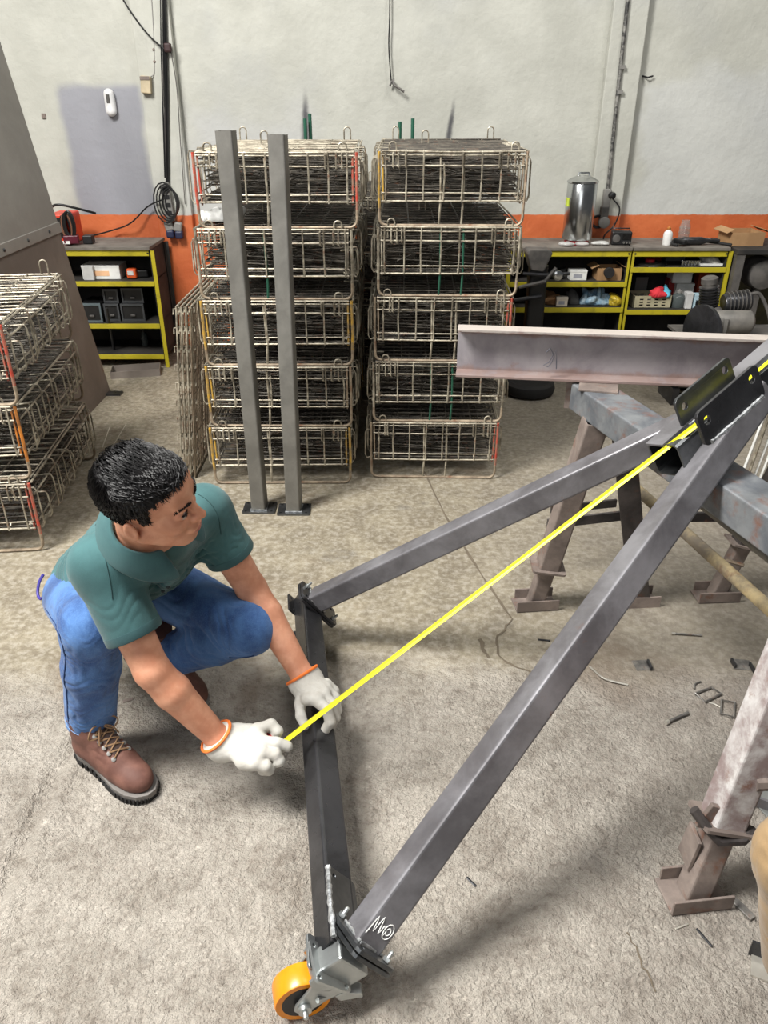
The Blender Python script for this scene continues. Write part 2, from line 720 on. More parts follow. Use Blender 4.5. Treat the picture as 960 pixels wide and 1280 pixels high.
M_RAW = steel_material('mill_scale_steel', (96, 94, 97), (134, 133, 137), 0.4, 0.35, 0.08)
M_RAW2 = steel_material('dull_steel_post', (110, 108, 103), (134, 132, 126), 0.5, 0.4, 0.04)
M_BLACK = steel_material('oiled_black_steel', (58, 58, 60), (88, 88, 91), 0.3, 0.7)
M_BRKT = steel_material('dark_plate_steel', (70, 72, 74), (110, 112, 114), 0.32, 0.8)
M_ZINC = steel_material('zinc_plated_steel', (172, 176, 176), (206, 210, 208), 0.36, 0.85)
M_WELD = steel_material('weld_bead', (120, 122, 124), (205, 208, 210), 0.4, 0.7, 0, 90)


def channel_material():
    t = NT('rust_edged_channel')
    x, y, z = t.xyz()
    n = t.noise(6, 6, .65, dist=.3)
    col = t.mix(t.ramp(n, .35, .68), lin((140, 135, 140)), lin((170, 165, 168)))
    zz = t.math('ADD', z, t.math('MULTIPLY', t.math('SUBTRACT', t.noise(14, 5, .7), .5), .05))
    e = t.math('MAXIMUM', t.ramp(zz, .030, .008), t.ramp(t.noise(9, 6, .7), .64, .76))
    e = t.math('MAXIMUM', e, t.math('MULTIPLY', t.ramp(zz, .118, .132), t.ramp(zz, .15, .14)))
    col = t.mix(t.math('MULTIPLY', e, .5), col, lin((142, 100, 74)))
    col = t.mix(t.math('MULTIPLY', t.ramp(zz, .138, .15), .8), col, lin((186, 176, 166)))
    f = t.noise(60, 4, .7)
    return t.set(col, .55, .25, t.bump(f, .15, .002))


M_CHANNEL = channel_material()
M_TRES = steel_material('rusty_brown_trestle', (112, 101, 95), (146, 133, 125), 0.7, 0.15, 0.35, 9.0)
M_TRESB = steel_material('blue_grey_trestle_beam', (92, 96, 102), (128, 131, 133), 0.6, 0.3, 0.5, 9.0)
M_DARKLEG = steel_material('dark_angle_steel', (58, 54, 54), (92, 86, 84), 0.55, 0.4, 0.3, 7.0)
M_PALE = steel_material('paint_spattered_steel', (140, 124, 122), (206, 204, 202), 0.65, 0.15, 0.4, 14.0)
M_PIPE = steel_material('worn_cream_pipe', (128, 118, 104), (206, 186, 142), 0.7, 0.1, 0.4, 9.0)
M_SHEET = steel_material('grey_sheet_steel', (140, 136, 130), (160, 156, 150), 0.55, 0.15, 0.06, 1.6)
M_SHEETB = steel_material('brown_sheet_steel', (118, 109, 102), (142, 133, 125), 0.6, 0.15, 0.12, 1.6)
M_WIRE = steel_material('weathered_wire', (108, 100, 86), (190, 182, 163), 0.5, 0.35, 0.35, 18.0)
M_WIRE_SHADE = steel_material('shade_darkened_wire', (50, 46, 41), (100, 94, 84), 0.6, 0.3, 0.3, 14.0)  # wire of crate insides and covered lids, their shade put into the colour
M_RODS = steel_material('rusty_rod', (118, 104, 88), (168, 152, 130), 0.6, 0.3, 0.5, 12.0)
M_RED = mat('chipped_red_paint', (178, 62, 46), 0.55, 0, (140, 110, 92), scale=30)
M_ORANGEP = mat('chipped_orange_paint', (206, 128, 48), 0.5, 0, (140, 92, 52), scale=25)
M_YELLOWP = mat('chipped_yellow_paint', (190, 150, 56), 0.55, 0, (136, 118, 90), scale=30)
M_SHELFY = mat('scuffed_yellow_enamel', (180, 166, 36), 0.45, 0, (146, 136, 42), scale=12, lo=.5, hi=.75)
M_DARK = mat('black_grimy_panel', (34, 33, 32), 0.75, 0, (56, 52, 48), scale=6)
M_TOPB = mat('dusty_grey_board', (92, 86, 80), 0.7, 0, (122, 116, 108), scale=7)
M_BLK = mat('black_plastic', (24, 24, 25), 0.45)
M_RUBBER = mat('black_rubber', (28, 27, 27), 0.8, bump=0.2)
M_WHITE = mat('white_card', (222, 222, 218), 0.6)
M_CARD = mat('brown_cardboard', (172, 136, 96), 0.8, 0, (150, 116, 80), scale=6)
M_GREEN = mat('green_painted_rod', (36, 84, 66), 0.45, 0.1)
M_GREYP = mat('grey_plastic', (128, 126, 122), 0.55)
M_GREYM = mat('grey_machine_paint', (78, 76, 74), 0.55, 0.2, (104, 100, 96), scale=10)

# ------------------------------------------------------------------ floor and wall
RIDGE = [P(116, 880, 0), P(60, 985, 0), P(22, 1075, 0), P(-30, 1180, 0)]


def build_floor():
    xs = np.concatenate([np.linspace(-6, -1.75, 12), np.linspace(-1.7, 1.9, 300), np.linspace(2.0, 6, 12)])
    ys = np.concatenate([np.linspace(-3, 0.5, 8), np.linspace(0.55, 2.6, 175), np.linspace(2.65, 5.7, 60)])
    X, Y = np.meshgrid(xs, ys, indexing='ij')
    zone = np.clip((2.05 - Y + 0.25 * vnoise(X + 9, Y + 9, 0.4, 3)) / 0.25, 0, 1)
    Z = zone * (0.0016 * vnoise(X + 9, Y + 9, 0.09, 1) + 0.0014 * vnoise(X + 9, Y + 9, 0.035, 2))
    # the broken lip running along the left
    rp = [np.array(q)[:2] for q in RIDGE]
    lip = np.full(X.shape, 9.0)
    sgn = np.zeros(X.shape)
    for a, b in zip(rp[:-1], rp[1:]):
        ab = b - a
        t = np.clip(((X - a[0]) * ab[0] + (Y - a[1]) * ab[1]) / (ab @ ab), 0, 1)
        dx, dy = X - a[0] - t * ab[0], Y - a[1] - t * ab[1]
        d = np.hypot(dx, dy)
        m = d < lip
        lip[m] = d[m]
        sgn[m] = np.sign(ab[0] * dy - ab[1] * dx)[m]
    jag = lip * sgn + 0.012 * vnoise(X + 9, Y + 9, 0.04, 8)
    prof = np.where(np.abs(jag) < 0.06, -0.010 * np.exp(-(jag / 0.016) ** 2) + 0.006 * np.exp(-((np.abs(jag) - 0.035) / 0.015) ** 2), 0)
    Z = Z + prof * (lip < 0.08)
    nx, ny = len(xs), len(ys)
    vs = np.stack([X, Y, Z], -1).reshape(-1, 3)
    i, j = np.meshgrid(np.arange(nx - 1), np.arange(ny - 1), indexing='ij')
    a = (i * ny + j).ravel()
    fs = np.stack([a, a + ny, a + ny + 1, a + 1], 1)
    me = bpy.data.meshes.new('floor')
    me.from_pydata(vs.tolist(), [], fs.tolist())
    me.polygons.foreach_set('use_smooth', [True] * len(me.polygons))
    o = link_mesh('floor', me, M_FLOOR)
    o['kind'] = 'structure'
    ORG[o] = Vector((0, 0, 0))
    return o


floor = build_floor()
M_CRACK = mat('crack_dirt', (100, 90, 76), 0.95)
M_SCRATCH = mat('chalk_scratch', (196, 190, 176), 0.9)


def strip(pts, w, z, m, name):
    """thin floor line: slab joint, crack or scratch"""
    pts = [Vector((p[0], p[1], 0)) for p in pts]
    mb = MB()
    vs, fs = [], []
    for i, p in enumerate(pts):
        t = (pts[min(i + 1, len(pts) - 1)] - pts[max(i - 1, 0)]).normalized()
        n = Vector((-t.y, t.x, 0)) * w * 0.5 * (0.55 + 0.9 * rng.random())
        vs += [p + n + V(0, 0, z), p - n + V(0, 0, z)]
        if i:
            fs.append((2 * i - 2, 2 * i - 1, 2 * i + 1, 2 * i))
    mb._add(vs, fs)
    return mb.build(name, m, floor)


def jagged(pxs, per=7, amp=0.006):
    out = []
    for p in spline([P(a, b, 0) for a, b in pxs], per):
        out.append(p + V(rng.uniform(-amp, amp), rng.uniform(-amp, amp), 0))
    return out


strip(jagged([(530, 590), (560, 650), (600, 715), (640, 775)], 6, 0.002), 0.008, 0.0022, M_CRACK, 'slab_joint')
strip(jagged([(640, 775), (622, 800), (628, 825), (668, 842)], 6, 0.006), 0.007, 0.0024, M_CRACK, 'crack')
strip(jagged([(600, 800), (606, 815), (612, 822)], 4, 0.004), 0.012, 0.0026, M_CRACK, 'crack')
strip(jagged([(785, 1165), (800, 1200), (818, 1240)], 5, 0.004), 0.003, 0.0028, M_CRACK, 'crack')
for a in (((128, 560), (137, 535)), ((140, 560), (158, 530))):
    strip([P(*a[0], 0), P(*a[1], 0)], 0.004, 0.0026, M_SCRATCH, 'scratch')

YW = 5.45
wall = MB().bx(-6, 6, YW, YW + 0.2, 0, 5).build('wall_back', M_WALL)
wall['kind'] = 'structure'
for n, (x0, x1, pr) in enumerate(((1.352, 1.562, 0.06), (-1.50, -1.27, 0.05))):
    o = MB().bx(x0, x1, YW - pr, YW - 0.0005, 0, 5).build('trim_%d' % (n + 1), M_WALL, bevel=0.006)
    o['kind'] = 'structure'

# ------------------------------------------------------------------ wire crates
CW, CD, CH = 0.60, 0.88, 0.285


def rounded_u(x0, x1, y, ztop0, ztop1, zb, r=0.03, n=4):
    pts = [V(x0, y, ztop0)]
    for k in range(n + 1):
        a = math.pi + (math.pi / 2) * k / n
        pts.append(V(x0 + r + r * math.cos(a), y, zb + r + r * math.sin(a)))
    for k in range(n + 1):
        a = 1.5 * math.pi + (math.pi / 2) * k / n
        pts.append(V(x1 - r + r * math.cos(a), y, zb + r + r * math.sin(a)))
    pts.append(V(x1, y, ztop1))
    return pts


def loop_pts(c, w, h, d=V(1, 0, 0), n=6):
    pts = [c - d * w / 2]
    for k in range(n + 1):
        a = math.pi - math.pi * k / n
        pts.append(c + d * (w / 2 * math.cos(a)) + V(0, 0, h - w / 2 + w / 2 * math.sin(a)))
    pts.append(c + d * w / 2)
    return pts


def panel_mesh(r_, w, h, nx, nz, r=0.0022, jx=0.004):
    """wire grid in local u (width) and v (height); returns list of segments"""
    seg = []
    for i in range(nx):
        u = -w / 2 + w * i / (nx - 1) + r_.uniform(-jx, jx)
        seg.append((u, -h / 2, u + r_.uniform(-jx, jx), h / 2))
    for j in range(nz):
        v = -h / 2 + h * j / (nz - 1) + r_.uniform(-jx, jx)
        seg.append((-w / 2, v, w / 2, v + r_.uniform(-jx, jx)))
    return seg


def make_crate(seed, post_mats, label):
    """one folding wire crate; origin at the middle of its front foot line"""
    R_ = random.Random(seed)
    t = thing('wire_crate', label, 'crate')
    w, d, h = CW, CD, CH
    zb = 0.36 * h                                   # floor grid of the basket
    f = 0.012
    # U-shaped feet, front and back
    for y in (0.0, d):
        MB().tube(rounded_u(-w / 2, w / 2, y, zb * 0.72, zb * 0.72, 0.007), 0.0062, 6).build('foot_rail', M_RODS, t, True, local=True)
    k = 0
    for y in (0.0, d):
        for sx in (-1, 1):
            mb = MB()
            x = sx * w / 2
            mb.tube([V(x, y, zb * 0.7), V(x + R_.uniform(-.003, .003), y, zb * 1.4), V(x, y, h * 1.0)], 0.0058, 6)
            mb.tube([V(x - sx * 0.016, y, zb * 0.9), V(x - sx * 0.014, y, h * 0.97)], 0.0042, 5)
            mb.build('corner_post', post_mats[k % len(post_mats)], t, True, local=True)
            k += 1
    for y in (0.0, d):
        for xf in (-0.07 + R_.uniform(-.02, .02), 0.085 + R_.uniform(-.02, .02)):
            x = xf * w
            MB().tube([V(x, y, 0.01), V(x + .004, y, zb), V(x, y, h)], 0.005, 6).build('middle_post', M_WIRE, t, True, local=True)

    def flat(name, o, eu, ev, segs, r, m):
        mb = MB()
        for (a, b, c, e) in segs:
            mb.rod(o + eu * a + ev * b, o + eu * c + ev * e, r * R_.uniform(.85, 1.15), 4)
        return mb, name, m

    # front and back grids with hooked wire ends
    for y, yo in ((-0.006, -1), (d + 0.006, 1)):
        mb = MB()
        for z, rr in ((h, 0.0042), (h * 0.955, 0.003), (h * 0.82, 0.0036), (h * 0.46, 0.003), (zb, 0.0042)):
            mb.tube([V(-w / 2 + 0.01, y, z + R_.uniform(-.002, .002)), V(0, y, z + R_.uniform(-.004, .004)), V(w / 2 - .01, y, z)], rr, 5)
        nv = 8
        for i in range(nv):
            x = -w / 2 + 0.03 + (w - 0.06) * i / (nv - 1) + R_.uniform(-.006, .006)
            top = h * R_.choice((1.0, 0.99, 0.83))
            mb.tube([V(x, y + 0.03 * -yo, zb + 0.012), V(x, y + 0.004 * yo, zb - 0.004), V(x + R_.uniform(-.003, .003), y + .004 * yo, (zb + h) / 2), V(x, y + .003 * yo, top), V(x, y - 0.03 * yo, top + 0.004)], 0.0033, 5)
        mb.build('grid_panel', M_WIRE, t, True, local=True)
    for sx in (-1, 1):
        mb = MB()
        x = sx * (w / 2 + 0.006)
        for z, rr in ((h, 0.0042), (h * 0.82, 0.0036), (h * 0.46, 0.003), (zb, 0.0042)):
            mb.tube([V(x, 0.01, z), V(x, d / 2, z + R_.uniform(-.004, .004)), V(x, d - 0.01, z)], rr, 5)
        nv = 13
        for i in range(nv):
            y = 0.03 + (d - 0.06) * i / (nv - 1) + R_.uniform(-.016, .016)
            top = h * R_.choice((1.0, 0.9, 0.83, .7))
            b = R_.uniform(.004, .02)
            mb.tube([V(x - sx * 0.04, y, zb + 0.01), V(x + sx * b, y, zb - 0.006), V(x + sx * (b + .008), y, zb + .012), V(x + sx * (b + .006), y, top - .012), V(x + sx * b, y, top + 0.004), V(x - sx * 0.05, y, top + .002)], 0.0034, 5)
        mb.build('grid_panel', M_WIRE, t, True, local=True)
    # lid and floor grids
    for z, m, nm in ((h + 0.002, M_WIRE if seed == 3 else M_WIRE_SHADE, 'lid_grid'), (zb + 0.004, M_WIRE_SHADE, 'floor_grid')):
        mb = MB()
        for (a, b, c, e) in panel_mesh(R_, w - 0.02, d - 0.02, 6, 17, 0):
            mb.rod(V(a, d / 2 + b, z), V(c, d / 2 + e, z + R_.uniform(-.003, .003)), 0.0031, 4)
        mb.build(nm, m, t, local=True)
    # folded grids lying inside
    mb = MB()
    for kx in range(9):
        z = zb + 0.012 + (h - zb - 0.02) * kx / 8
        tx, ty = R_.uniform(-.07, .07), R_.uniform(-.05, .05)
        ox, oy = R_.uniform(-.012, .012), R_.uniform(-.012, .012)
        for (a, b, c, e) in panel_mesh(R_, w - 0.05, d - 0.06, 9, 15, 0, 0.008):
            p = V(a + ox, d / 2 + b + oy, z + a * tx + b * ty * .4)
            q = V(c + ox, d / 2 + e + oy, z + c * tx + e * ty * .4)
            for v in (p, q):
                v.z = min(max(v.z, zb + .008), h - .006)
            mb.rod(p, q, 0.0024, 4)
    for kx in range(70):
        x0 = R_.uniform(-w / 2 + .03, w / 2 - .22)
        L = R_.uniform(.12, .34)
        y = R_.choice((R_.uniform(.02, .2), R_.uniform(.02, d - .05)))
        z0 = R_.uniform(zb + .02, h - .02)
        z1 = min(max(z0 + R_.uniform(-.06, .06), zb + .01), h - .008)
        mb.rod(V(x0, y, z0), V(min(x0 + L, w / 2 - .02), y + R_.uniform(-.015, .05), z1), R_.choice((.0024, .0032)), 4)
    mb.build('folded_grids', M_WIRE_SHADE, t, local=True, kind='stuff')
    # stacking loops on the rim and hanging hooks on the front
    for (x, y, hh) in ((-w / 2 + 0.055, 0.0, 0.034), (w / 2 - 0.05, 0.0, 0.034), (-w / 2 + .06, d, .034), (w / 2 - .06, d, .034), (-0.1, d * .6, .03)):
        MB().tube(loop_pts(V(x, y, h * 0.86 if y == 0 else h * .95), 0.03, hh + h * .14), 0.0034, 6).build('stacking_loop', M_WIRE, t, True, local=True)
    for xf in (-.40, -.36, -.33, .31, .38, .42):
        x = xf * w + R_.uniform(-.006, .006)
        MB().tube([V(x, -.004, h * .99), V(x, -.016, h * .97), V(x, -.017, h * .80), V(x + .004, -.006, h * .78)], 0.0034, 5).build('hook', M_WIRE, t, True, local=True)
    return t


PR, PO, PY_, PW = [M_RED], [M_ORANGEP], [M_YELLOWP], [M_WIRE]
proto = [make_crate(3, [M_RED, M_RED, M_WIRE, M_WIRE], 'x'),
         make_crate(5, [M_WIRE, M_WIRE, M_RODS, M_RODS], 'x'),
         make_crate(8, [M_YELLOWP, M_YELLOWP, M_WIRE, M_WIRE], 'x'),
         make_crate(13, [M_YELLOWP, M_RODS, M_WIRE, M_WIRE], 'x'),
         make_crate(21, [M_RODS, M_RED, M_WIRE, M_WIRE], 'x'),
         make_crate(3, [M_RED, M_RED, M_WIRE, M_WIRE], 'x'),
         make_crate(34, [M_WIRE, M_ORANGEP, M_WIRE, M_WIRE], 'x')]
used = [False] * 7


def put_crate(k, x, y, z, rz, label, group, sc=(1, 1, 1)):
    if used[k]:
        o = copy_tree(proto[k])
    else:
        o, used[k] = proto[k], True
    o.location = (x, y, z)
    o.rotation_euler = (0, 0, math.radians(rz))
    o.scale = sc
    tag(o, label, 'crate', group)
    return o


ORD = ['bottom', 'second from the floor', 'middle', 'fourth from the floor', 'topmost']
G1 = 'wire crates stacked behind the two steel posts'
for i, (k, dx, rz) in enumerate(((2, 0.0, 0.6), (3, 0.01, -.5), (2, 0.02, .4), (1, 0.025, -.8), (0, 0.05, 0.5))):
    oc = put_crate(k, -0.472 + dx, 3.24 + 0.006 * i, i * CH * .99, rz, '%s wire crate of the stack behind the two upright steel posts' % ORD[i], G1, (1.05, 1, .99))
    if i == 3:
        for ch_ in [q for q in bpy.data.objects if q.parent == oc and q.name.startswith('middle_post')]:
            ch_.material_slots[0].link = 'OBJECT'
            ch_.material_slots[0].material = M_GREEN
G2 = 'wire crates stacked behind the channel beam end'
for i, (k, dx, rz) in enumerate(((4, 0.0, -1.6), (1, 0.012, -1.0), (4, 0.02, -1.8), (1, 0.035, -1.0), (3, 0.04, -1.2))):
    put_crate(k, 0.232 + dx, 3.30 + 0.006 * i, i * CH * .99, rz, '%s wire crate of the stack behind the end of the channel beam' % ORD[i], G2, (.97, 1, .99))
G3 = 'wire crates standing behind the front stacks'
for i in range(4):
    put_crate((1, 3, 4, 1)[i], -0.50, 4.30, i * CH * .99, 0, '%s wire crate of the rear stack seen through the front left crates' % ORD[i], G3)
    put_crate((3, 1, 2, 1)[i], 0.16, 4.34, i * CH * .99, 0, '%s wire crate of the rear stack seen through the front right crates' % ORD[i], G3)
G4 = 'wire crates stacked beside the leaning sheet steel'
for i, (k, c_, rz) in enumerate(((0, P(56, 688, 0), 5.5), (6, P(40, 599, .30), 6.5), (5, P(24, 507, .60), 7.5))):
    o_ = c_ - Matrix.Rotation(math.radians(rz), 3, 'Z') @ V(CW / 2 * 1.05, 0, 0)
    put_crate(k, o_.x, o_.y, i * CH * 1.05, rz, '%s wire crate of the three-high stack beside the leaning sheet steel' % ('bottom', 'middle', 'topmost')[i], G4, (1.05, 1.0, 1.05))

# flat wire grids leaning against the stack
for i in range(4):
    o = thing('wire_grid', 'flat wire grid leaning on the crate stack, ' + ('outermost of four', 'second from the outside', 'third from the outside', 'the one next to the crates')[i], 'wire grid', (-0.962 + 0.021 * i, 3.30, 0.004), 0, 'flat grids leaning on the crate stack')
    mb = MB()
    lean = V(0.075 / .80, 0, 1).normalized()
    for (a, b, c, e) in panel_mesh(rng, 0.84, 0.80, 15, 9, 0, 0.008):
        mb.rod(V(0, .42 + a, 0) + lean * (b + .4 + .006), V(0, .42 + c, 0) + lean * (e + .4 + .006), 0.003, 4)
    mb.build('grid', M_RODS, o, local=True)
    mb = MB()
    c = [V(0, .0, .0) + lean * .004, V(0, .84, 0) + lean * .004, V(0, .84, 0) + lean * .81, V(0, 0, 0) + lean * .81]
    mb.tube(c, 0.0045, 5, closed=True)
    for j in range(10):
        z = 0.03 + j * .083
        mb.tube([V(-.012, -.004, 0) + lean * z, V(-.016, .012, 0) + lean * (z + .02), V(.012, .01, 0) + lean * (z + .028), V(.014, -.004, 0) + lean * (z + .01)], 0.003, 4)
    mb.build('rim', M_WIRE, o, local=True)

# green rods standing behind the crates
for (px, py, y, zt) in ((381, 148, 4.24, 'behind the posts, shorter of its pair'), (387, 142, 4.27, 'behind the posts, taller of its pair'), (500, 152, 4.28, 'behind the crates without posts, shorter of its pair'), (516, 148, 4.26, 'behind the crates without posts, taller of its pair')):
    top = W(px, py, y)
    MB().rod(V(top.x + .0, y, 0), top, 0.009, 8).solo('green_rod', M_GREEN, 'tall green painted steel rod ' + zt, 'rod', 'green rods behind the crates')

# ------------------------------------------------------------------ two square posts with foot plates
for i, (bx_, by_, tx_, ty_, lab) in enumerate(((325, 636, 282, 163, 'grey square steel post with foot plate, leaning a little, nearer the crouching man'),
                                              (368, 638, 347, 168, 'grey square steel post with foot plate, the one farther from the crouching man'))):
    b = P(bx_, by_, 0)
    tp = W(tx_, ty_, b.y + (0.0, 0.03)[i])
    t = thing('steel_post', lab, 'steel post', b, 0, 'square posts in front of the crates')
    MB().sqtube(b + V(0, 0, .009), tp, 0.062, 0.062, 0.004, (0.12, 1, 0)).build('square_tube', M_RAW2, t)
    MB().prism(rrect(0.142, 0.10, 0.006), b, b + V(0, 0, 0.009), (0, 1, 0), [circ(.056, .037, .006), circ(-.056, .037, .006), circ(.056, -.037, .006), circ(-.056, -.037, .006)]).build('foot_plate', M_BRKT, t)
    MB().tube([b + V(-.034, -.034, .011), b + V(.034, -.034, .011), b + V(.034, .034, .011), b + V(-.034, .034, .011)], 0.004, 5, closed=True).build('weld_seam', M_WELD, t)

# ------------------------------------------------------------------ leaning sheet steel on the left
t = thing('sheet_steel_panel', 'large grey and brown sheet steel panel leaning to the left of the yellow shelf', 'steel panel', (-1.70, 4.2, 0))
ya, yb = 4.52, 3.62
lean = lambda z: -1.685 - 0.135 * z
for nm, z0, z1, m, off in (('lower_sheet', 0.0, 0.985, M_SHEETB, 0.0), ('upper_sheet', 0.93, 2.3, M_SHEET, 0.006)):
    mb = MB()
    e = lambda z: 0.10 * z
    vs = []
    for dx in (0.0, -0.02):
        for (y, z) in ((ya, z0), (yb, z0), (yb, z1), (ya, z1)):
            vs.append(V(lean(z) + dx + off, y, z))
    mb._add(vs, [(0, 1, 2, 3), (7, 6, 5, 4), (0, 4, 5, 1), (1, 5, 6, 2), (2, 6, 7, 3), (3, 7, 4, 0)])
    mb.build(nm, m, t)
MB().beam(V(lean(.96) + .010, ya, .96), V(lean(.96) + .010, yb, .96), 0.012, 0.055, V(-.135, 0, 1)).build('lap_strip', M_SHEET, t, bevel=.002)
for i in range(3):
    MB().lathe([(.009, 0), (.009, .006), (.004, .009)], V(lean(.96) + .014, 4.35 - i * .28, .96), (1, 0, .1), 8).build('bolt', M_BRKT, t)
MB().bx(-1.71, -1.60, 4.44, 4.50, 0.0, 0.012).build('floor_stop', M_BLACK, t)

# ------------------------------------------------------------------ trestle with channel beam
TH = 0.82                                           # top of the trestle


def foot_channel(mb, c, d, L=0.15, w=0.075):
    """little U-shaped steel shoe lying on the floor"""
    s = V(-d.y, d.x, 0)
    mb.beam(c - d * L / 2 + V(0, 0, .003), c + d * L / 2 + V(0, 0, .003), w, 0.006)
    for q in (-1, 1):
        a = c + s * q * (w / 2 - .003) + V(0, 0, .022)
        mb.prism([(-.003, -.022), (.003, -.022), (.003, .022), (-.003, .022)], a - d * L * (.5 if q < 0 else .42), a + d * L * .5)
    return mb


def trestle_leg(t, top, foot, m, w=0.066, split=0.30, shoe=V(1, 0.1, 0), m2=None, sl=.15):
    top, foot = Vector(top), Vector(foot)
    d = (top - foot).normalized()
    k = foot + d * (split / d.z * 1.0)
    up = V(0, 1, 0)
    leg = MB().sqtube(k - d * .01, top, w, w, .004, up).build('leg', m, t)
    MB().sqtube(foot + V(0, 0, .006), k + d * .01, w * .78, w * .78, .004, up).build('leg_extension', m2 or M_TRES, leg)
    mb = MB()
    mb.prism(rrect(w * 1.65, w * 1.35, .008), k - d * .004, k + d * .004, up)
    mb.build('collar_plate', m2 or M_TRES, leg)
    foot_channel(MB(), V(foot.x, foot.y, 0), shoe.normalized(), sl, w * 1.25).build('shoe', m2 or M_TRES, leg, bevel=.0015)
    return leg


bd = V(0.259, -0.966, 0)                            # direction of the beam, far end to near end
bs = V(0.966, 0.259, 0)
b0 = V(0.636, 2.293, 0)
b1 = b0 + bd * 1.28
tr = thing('trestle', 'rusty welded steel trestle with blue-grey beam carrying the channel and the frame', 'trestle', b0)
MB().sqtube(b0 + V(0, 0, TH - .042), b1 + V(0, 0, TH - .042), 0.115, 0.084, .005, r=.006).build('beam', M_TRESB, tr)
MB().box(b0 + bd * .06 + V(0, 0, TH + .003), (.115, .09, .006), Matrix.Rotation(math.radians(-15), 3, 'Z')).build('cap_plate', M_TRES, tr, bevel=.001)
MB().box(b0 - bd * .003 + V(0, 0, TH - .045), (.13, .006, .095), Matrix.Rotation(math.radians(-15), 3, 'Z')).build('end_plate', M_TRES, tr)
trestle_leg(tr, b0 + bd * .12 - bs * .03 + V(0, 0, TH - .08), P(668, 756, 0), M_TRES, 0.07, .18, V(1, .1, 0))
# dark angle leg on the far side
top, ft = b0 + bd * .13 + bs * .045 + V(0, 0, TH - .08), P(797, 752, 0)
dleg = MB().prism([(-.035, -.032), (.035, -.032), (.035, -.024), (-.027, -.024), (-.027, .032), (-.035, .032)], ft + V(0, 0, .006), top, V(0, 1, 0)).build('leg', M_DARKLEG, tr)
MB().beam(ft + V(.012, .02, .006), top + V(.012, .02, 0), .012, .05, V(0, 1, 0)).build('flat_bar', M_DARKLEG, dleg)
foot_channel(MB(), ft, V(1, .08, 0), .13, .08).build('shoe', M_TRES, dleg)
MB().box(V(ft.x - .03, ft.y, .19), (.10, .08, .006)).build('collar_plate', M_DARKLEG, dleg)
# cross brace and its mate
l0 = P(686, 657, .30)
MB().beam(P(684, 655, .31), P(781, 644, .31), .010, .035, V(0, 0, 1)).build('cross_brace', M_DARKLEG, tr)
MB().beam(P(690, 640, .30) + V(0, .02, 0), P(772, 632, .30) + V(0, .02, 0), .010, .03).build('cross_brace', M_DARKLEG, tr)
# gusset under the beam
MB().box(b0 + bd * .11 + bs * .02 + V(0, 0, TH - .105), (.05, .03, .06)).build('gusset', M_TRES, tr)
# near leg, spattered with paint
nt = b0 + bd * 1.045 - bs * .045 + V(0, 0, TH - .06)
nf = P(865, 1118, 0)
nleg = trestle_leg(tr, nt, nf, M_PALE, .074, .20, V(1, .12, 0), M_TRES, .14)
dd = (nt - nf).normalized()
kk = nf + dd * .2
MB().tube([kk + V(-.075, -.01, .055), kk + V(-.045, -.03, .02), kk + V(-.02, -.045, -.004), kk + V(.03, -.045, .0), kk + V(.06, -.02, .004)], .011, 8).build('bent_bar', M_DARKLEG, nleg, True)
MB().box(kk + V(-.035, -.012, .035), (.036, .012, .07), Matrix.Rotation(.35, 3, 'Y')).build('wedge', M_TRES, nleg, bevel=.002)
MB().box(kk + V(-.055, -.0, -.075), (.008, .06, .09), Matrix.Rotation(.1, 3, 'Y')).build('stop_plate', M_TRES, nleg, bevel=.001)
br = nf + dd * .335
MB().tube([br + V(.015, -.03, 0), br + V(.12, -.035, .012), br + V(.5, .0, .03)], .017, 8).build('cross_brace', M_TRES, tr, True)
f2 = nf + V(.52, .14, 0)
trestle_leg(tr, nt + bs * .09, f2, M_TRES, .07, .2, V(1, .12, 0))
# long round pipe bracing both ends and a flat bar
MB().tube([P(768, 586, .40), P(975, 773, .40)], .019, 12).build('pipe_brace', M_PIPE, tr, True)
MB().tube([P(862, 615, .55), P(985, 712, .55)], .02, 10).build('pipe_brace', M_RAW2, tr, True)

# second trestle, mostly beyond the frame
c0 = V(1.46, 2.33, 0)
tr2 = thing('trestle', 'dark steel trestle standing to the right under the channel beam', 'trestle', c0)
MB().sqtube(c0 + V(-.10, .12, TH - .042), c0 + V(.16, -.86, TH - .042), .11, .084, .005).build('beam', M_TRESB, tr2)
trestle_leg(tr2, c0 + V(-.06, .02, TH - .08), P(893, 746, 0), M_DARKLEG, .066, .22, V(1, .05, 0))
trestle_leg(tr2, c0 + V(.02, .04, TH - .08), P(893, 746, 0) + V(.52, .1, 0), M_DARKLEG, .066, .22, V(1, .05, 0))
trestle_leg(tr2, c0 + V(.12, -.78, TH - .08), c0 + V(-.06, -.84, 0), M_DARKLEG, .066, .22, V(1, .05, 0))
trestle_leg(tr2, c0 + V(.19, -.78, TH - .08), c0 + V(.42, -.74, 0), M_DARKLEG, .066, .22, V(1, .05, 0))
MB().beam(P(862, 646, .30), P(905, 645, .30) + V(.25, 0, 0), .012, .035).build('cross_brace', M_DARKLEG, tr2)
MB().tube([P(907, 700, .22), P(930, 707, .22)], .006, 6).build('locking_pin', M_RODS, tr2)

# channel beam lying across both trestles
k0, k1 = P(570, 468, TH + .0065), P(868, 480.5, TH + .0065)
k1 = k0 + (k1 - k0) * 1.9
cd_ = (k1 - k0).normalized()
H_ = .152
prof = [(-.028, 0), (.028, 0), (.028, .009), (-.021, .011), (-.021, H_ - .011), (.028, H_ - .009), (.028, H_), (-.028, H_)]
prof = [(-a, b) for a, b in prof]
ch = thing('channel_beam', 'long rust-edged steel channel beam lying across the trestles', 'steel beam', k0)
o = MB().prism([(-q[0], q[1]) for q in prof], k0, k1, V(0, 0, 1)).build('channel', M_CHANNEL, ch, bevel=.0015)
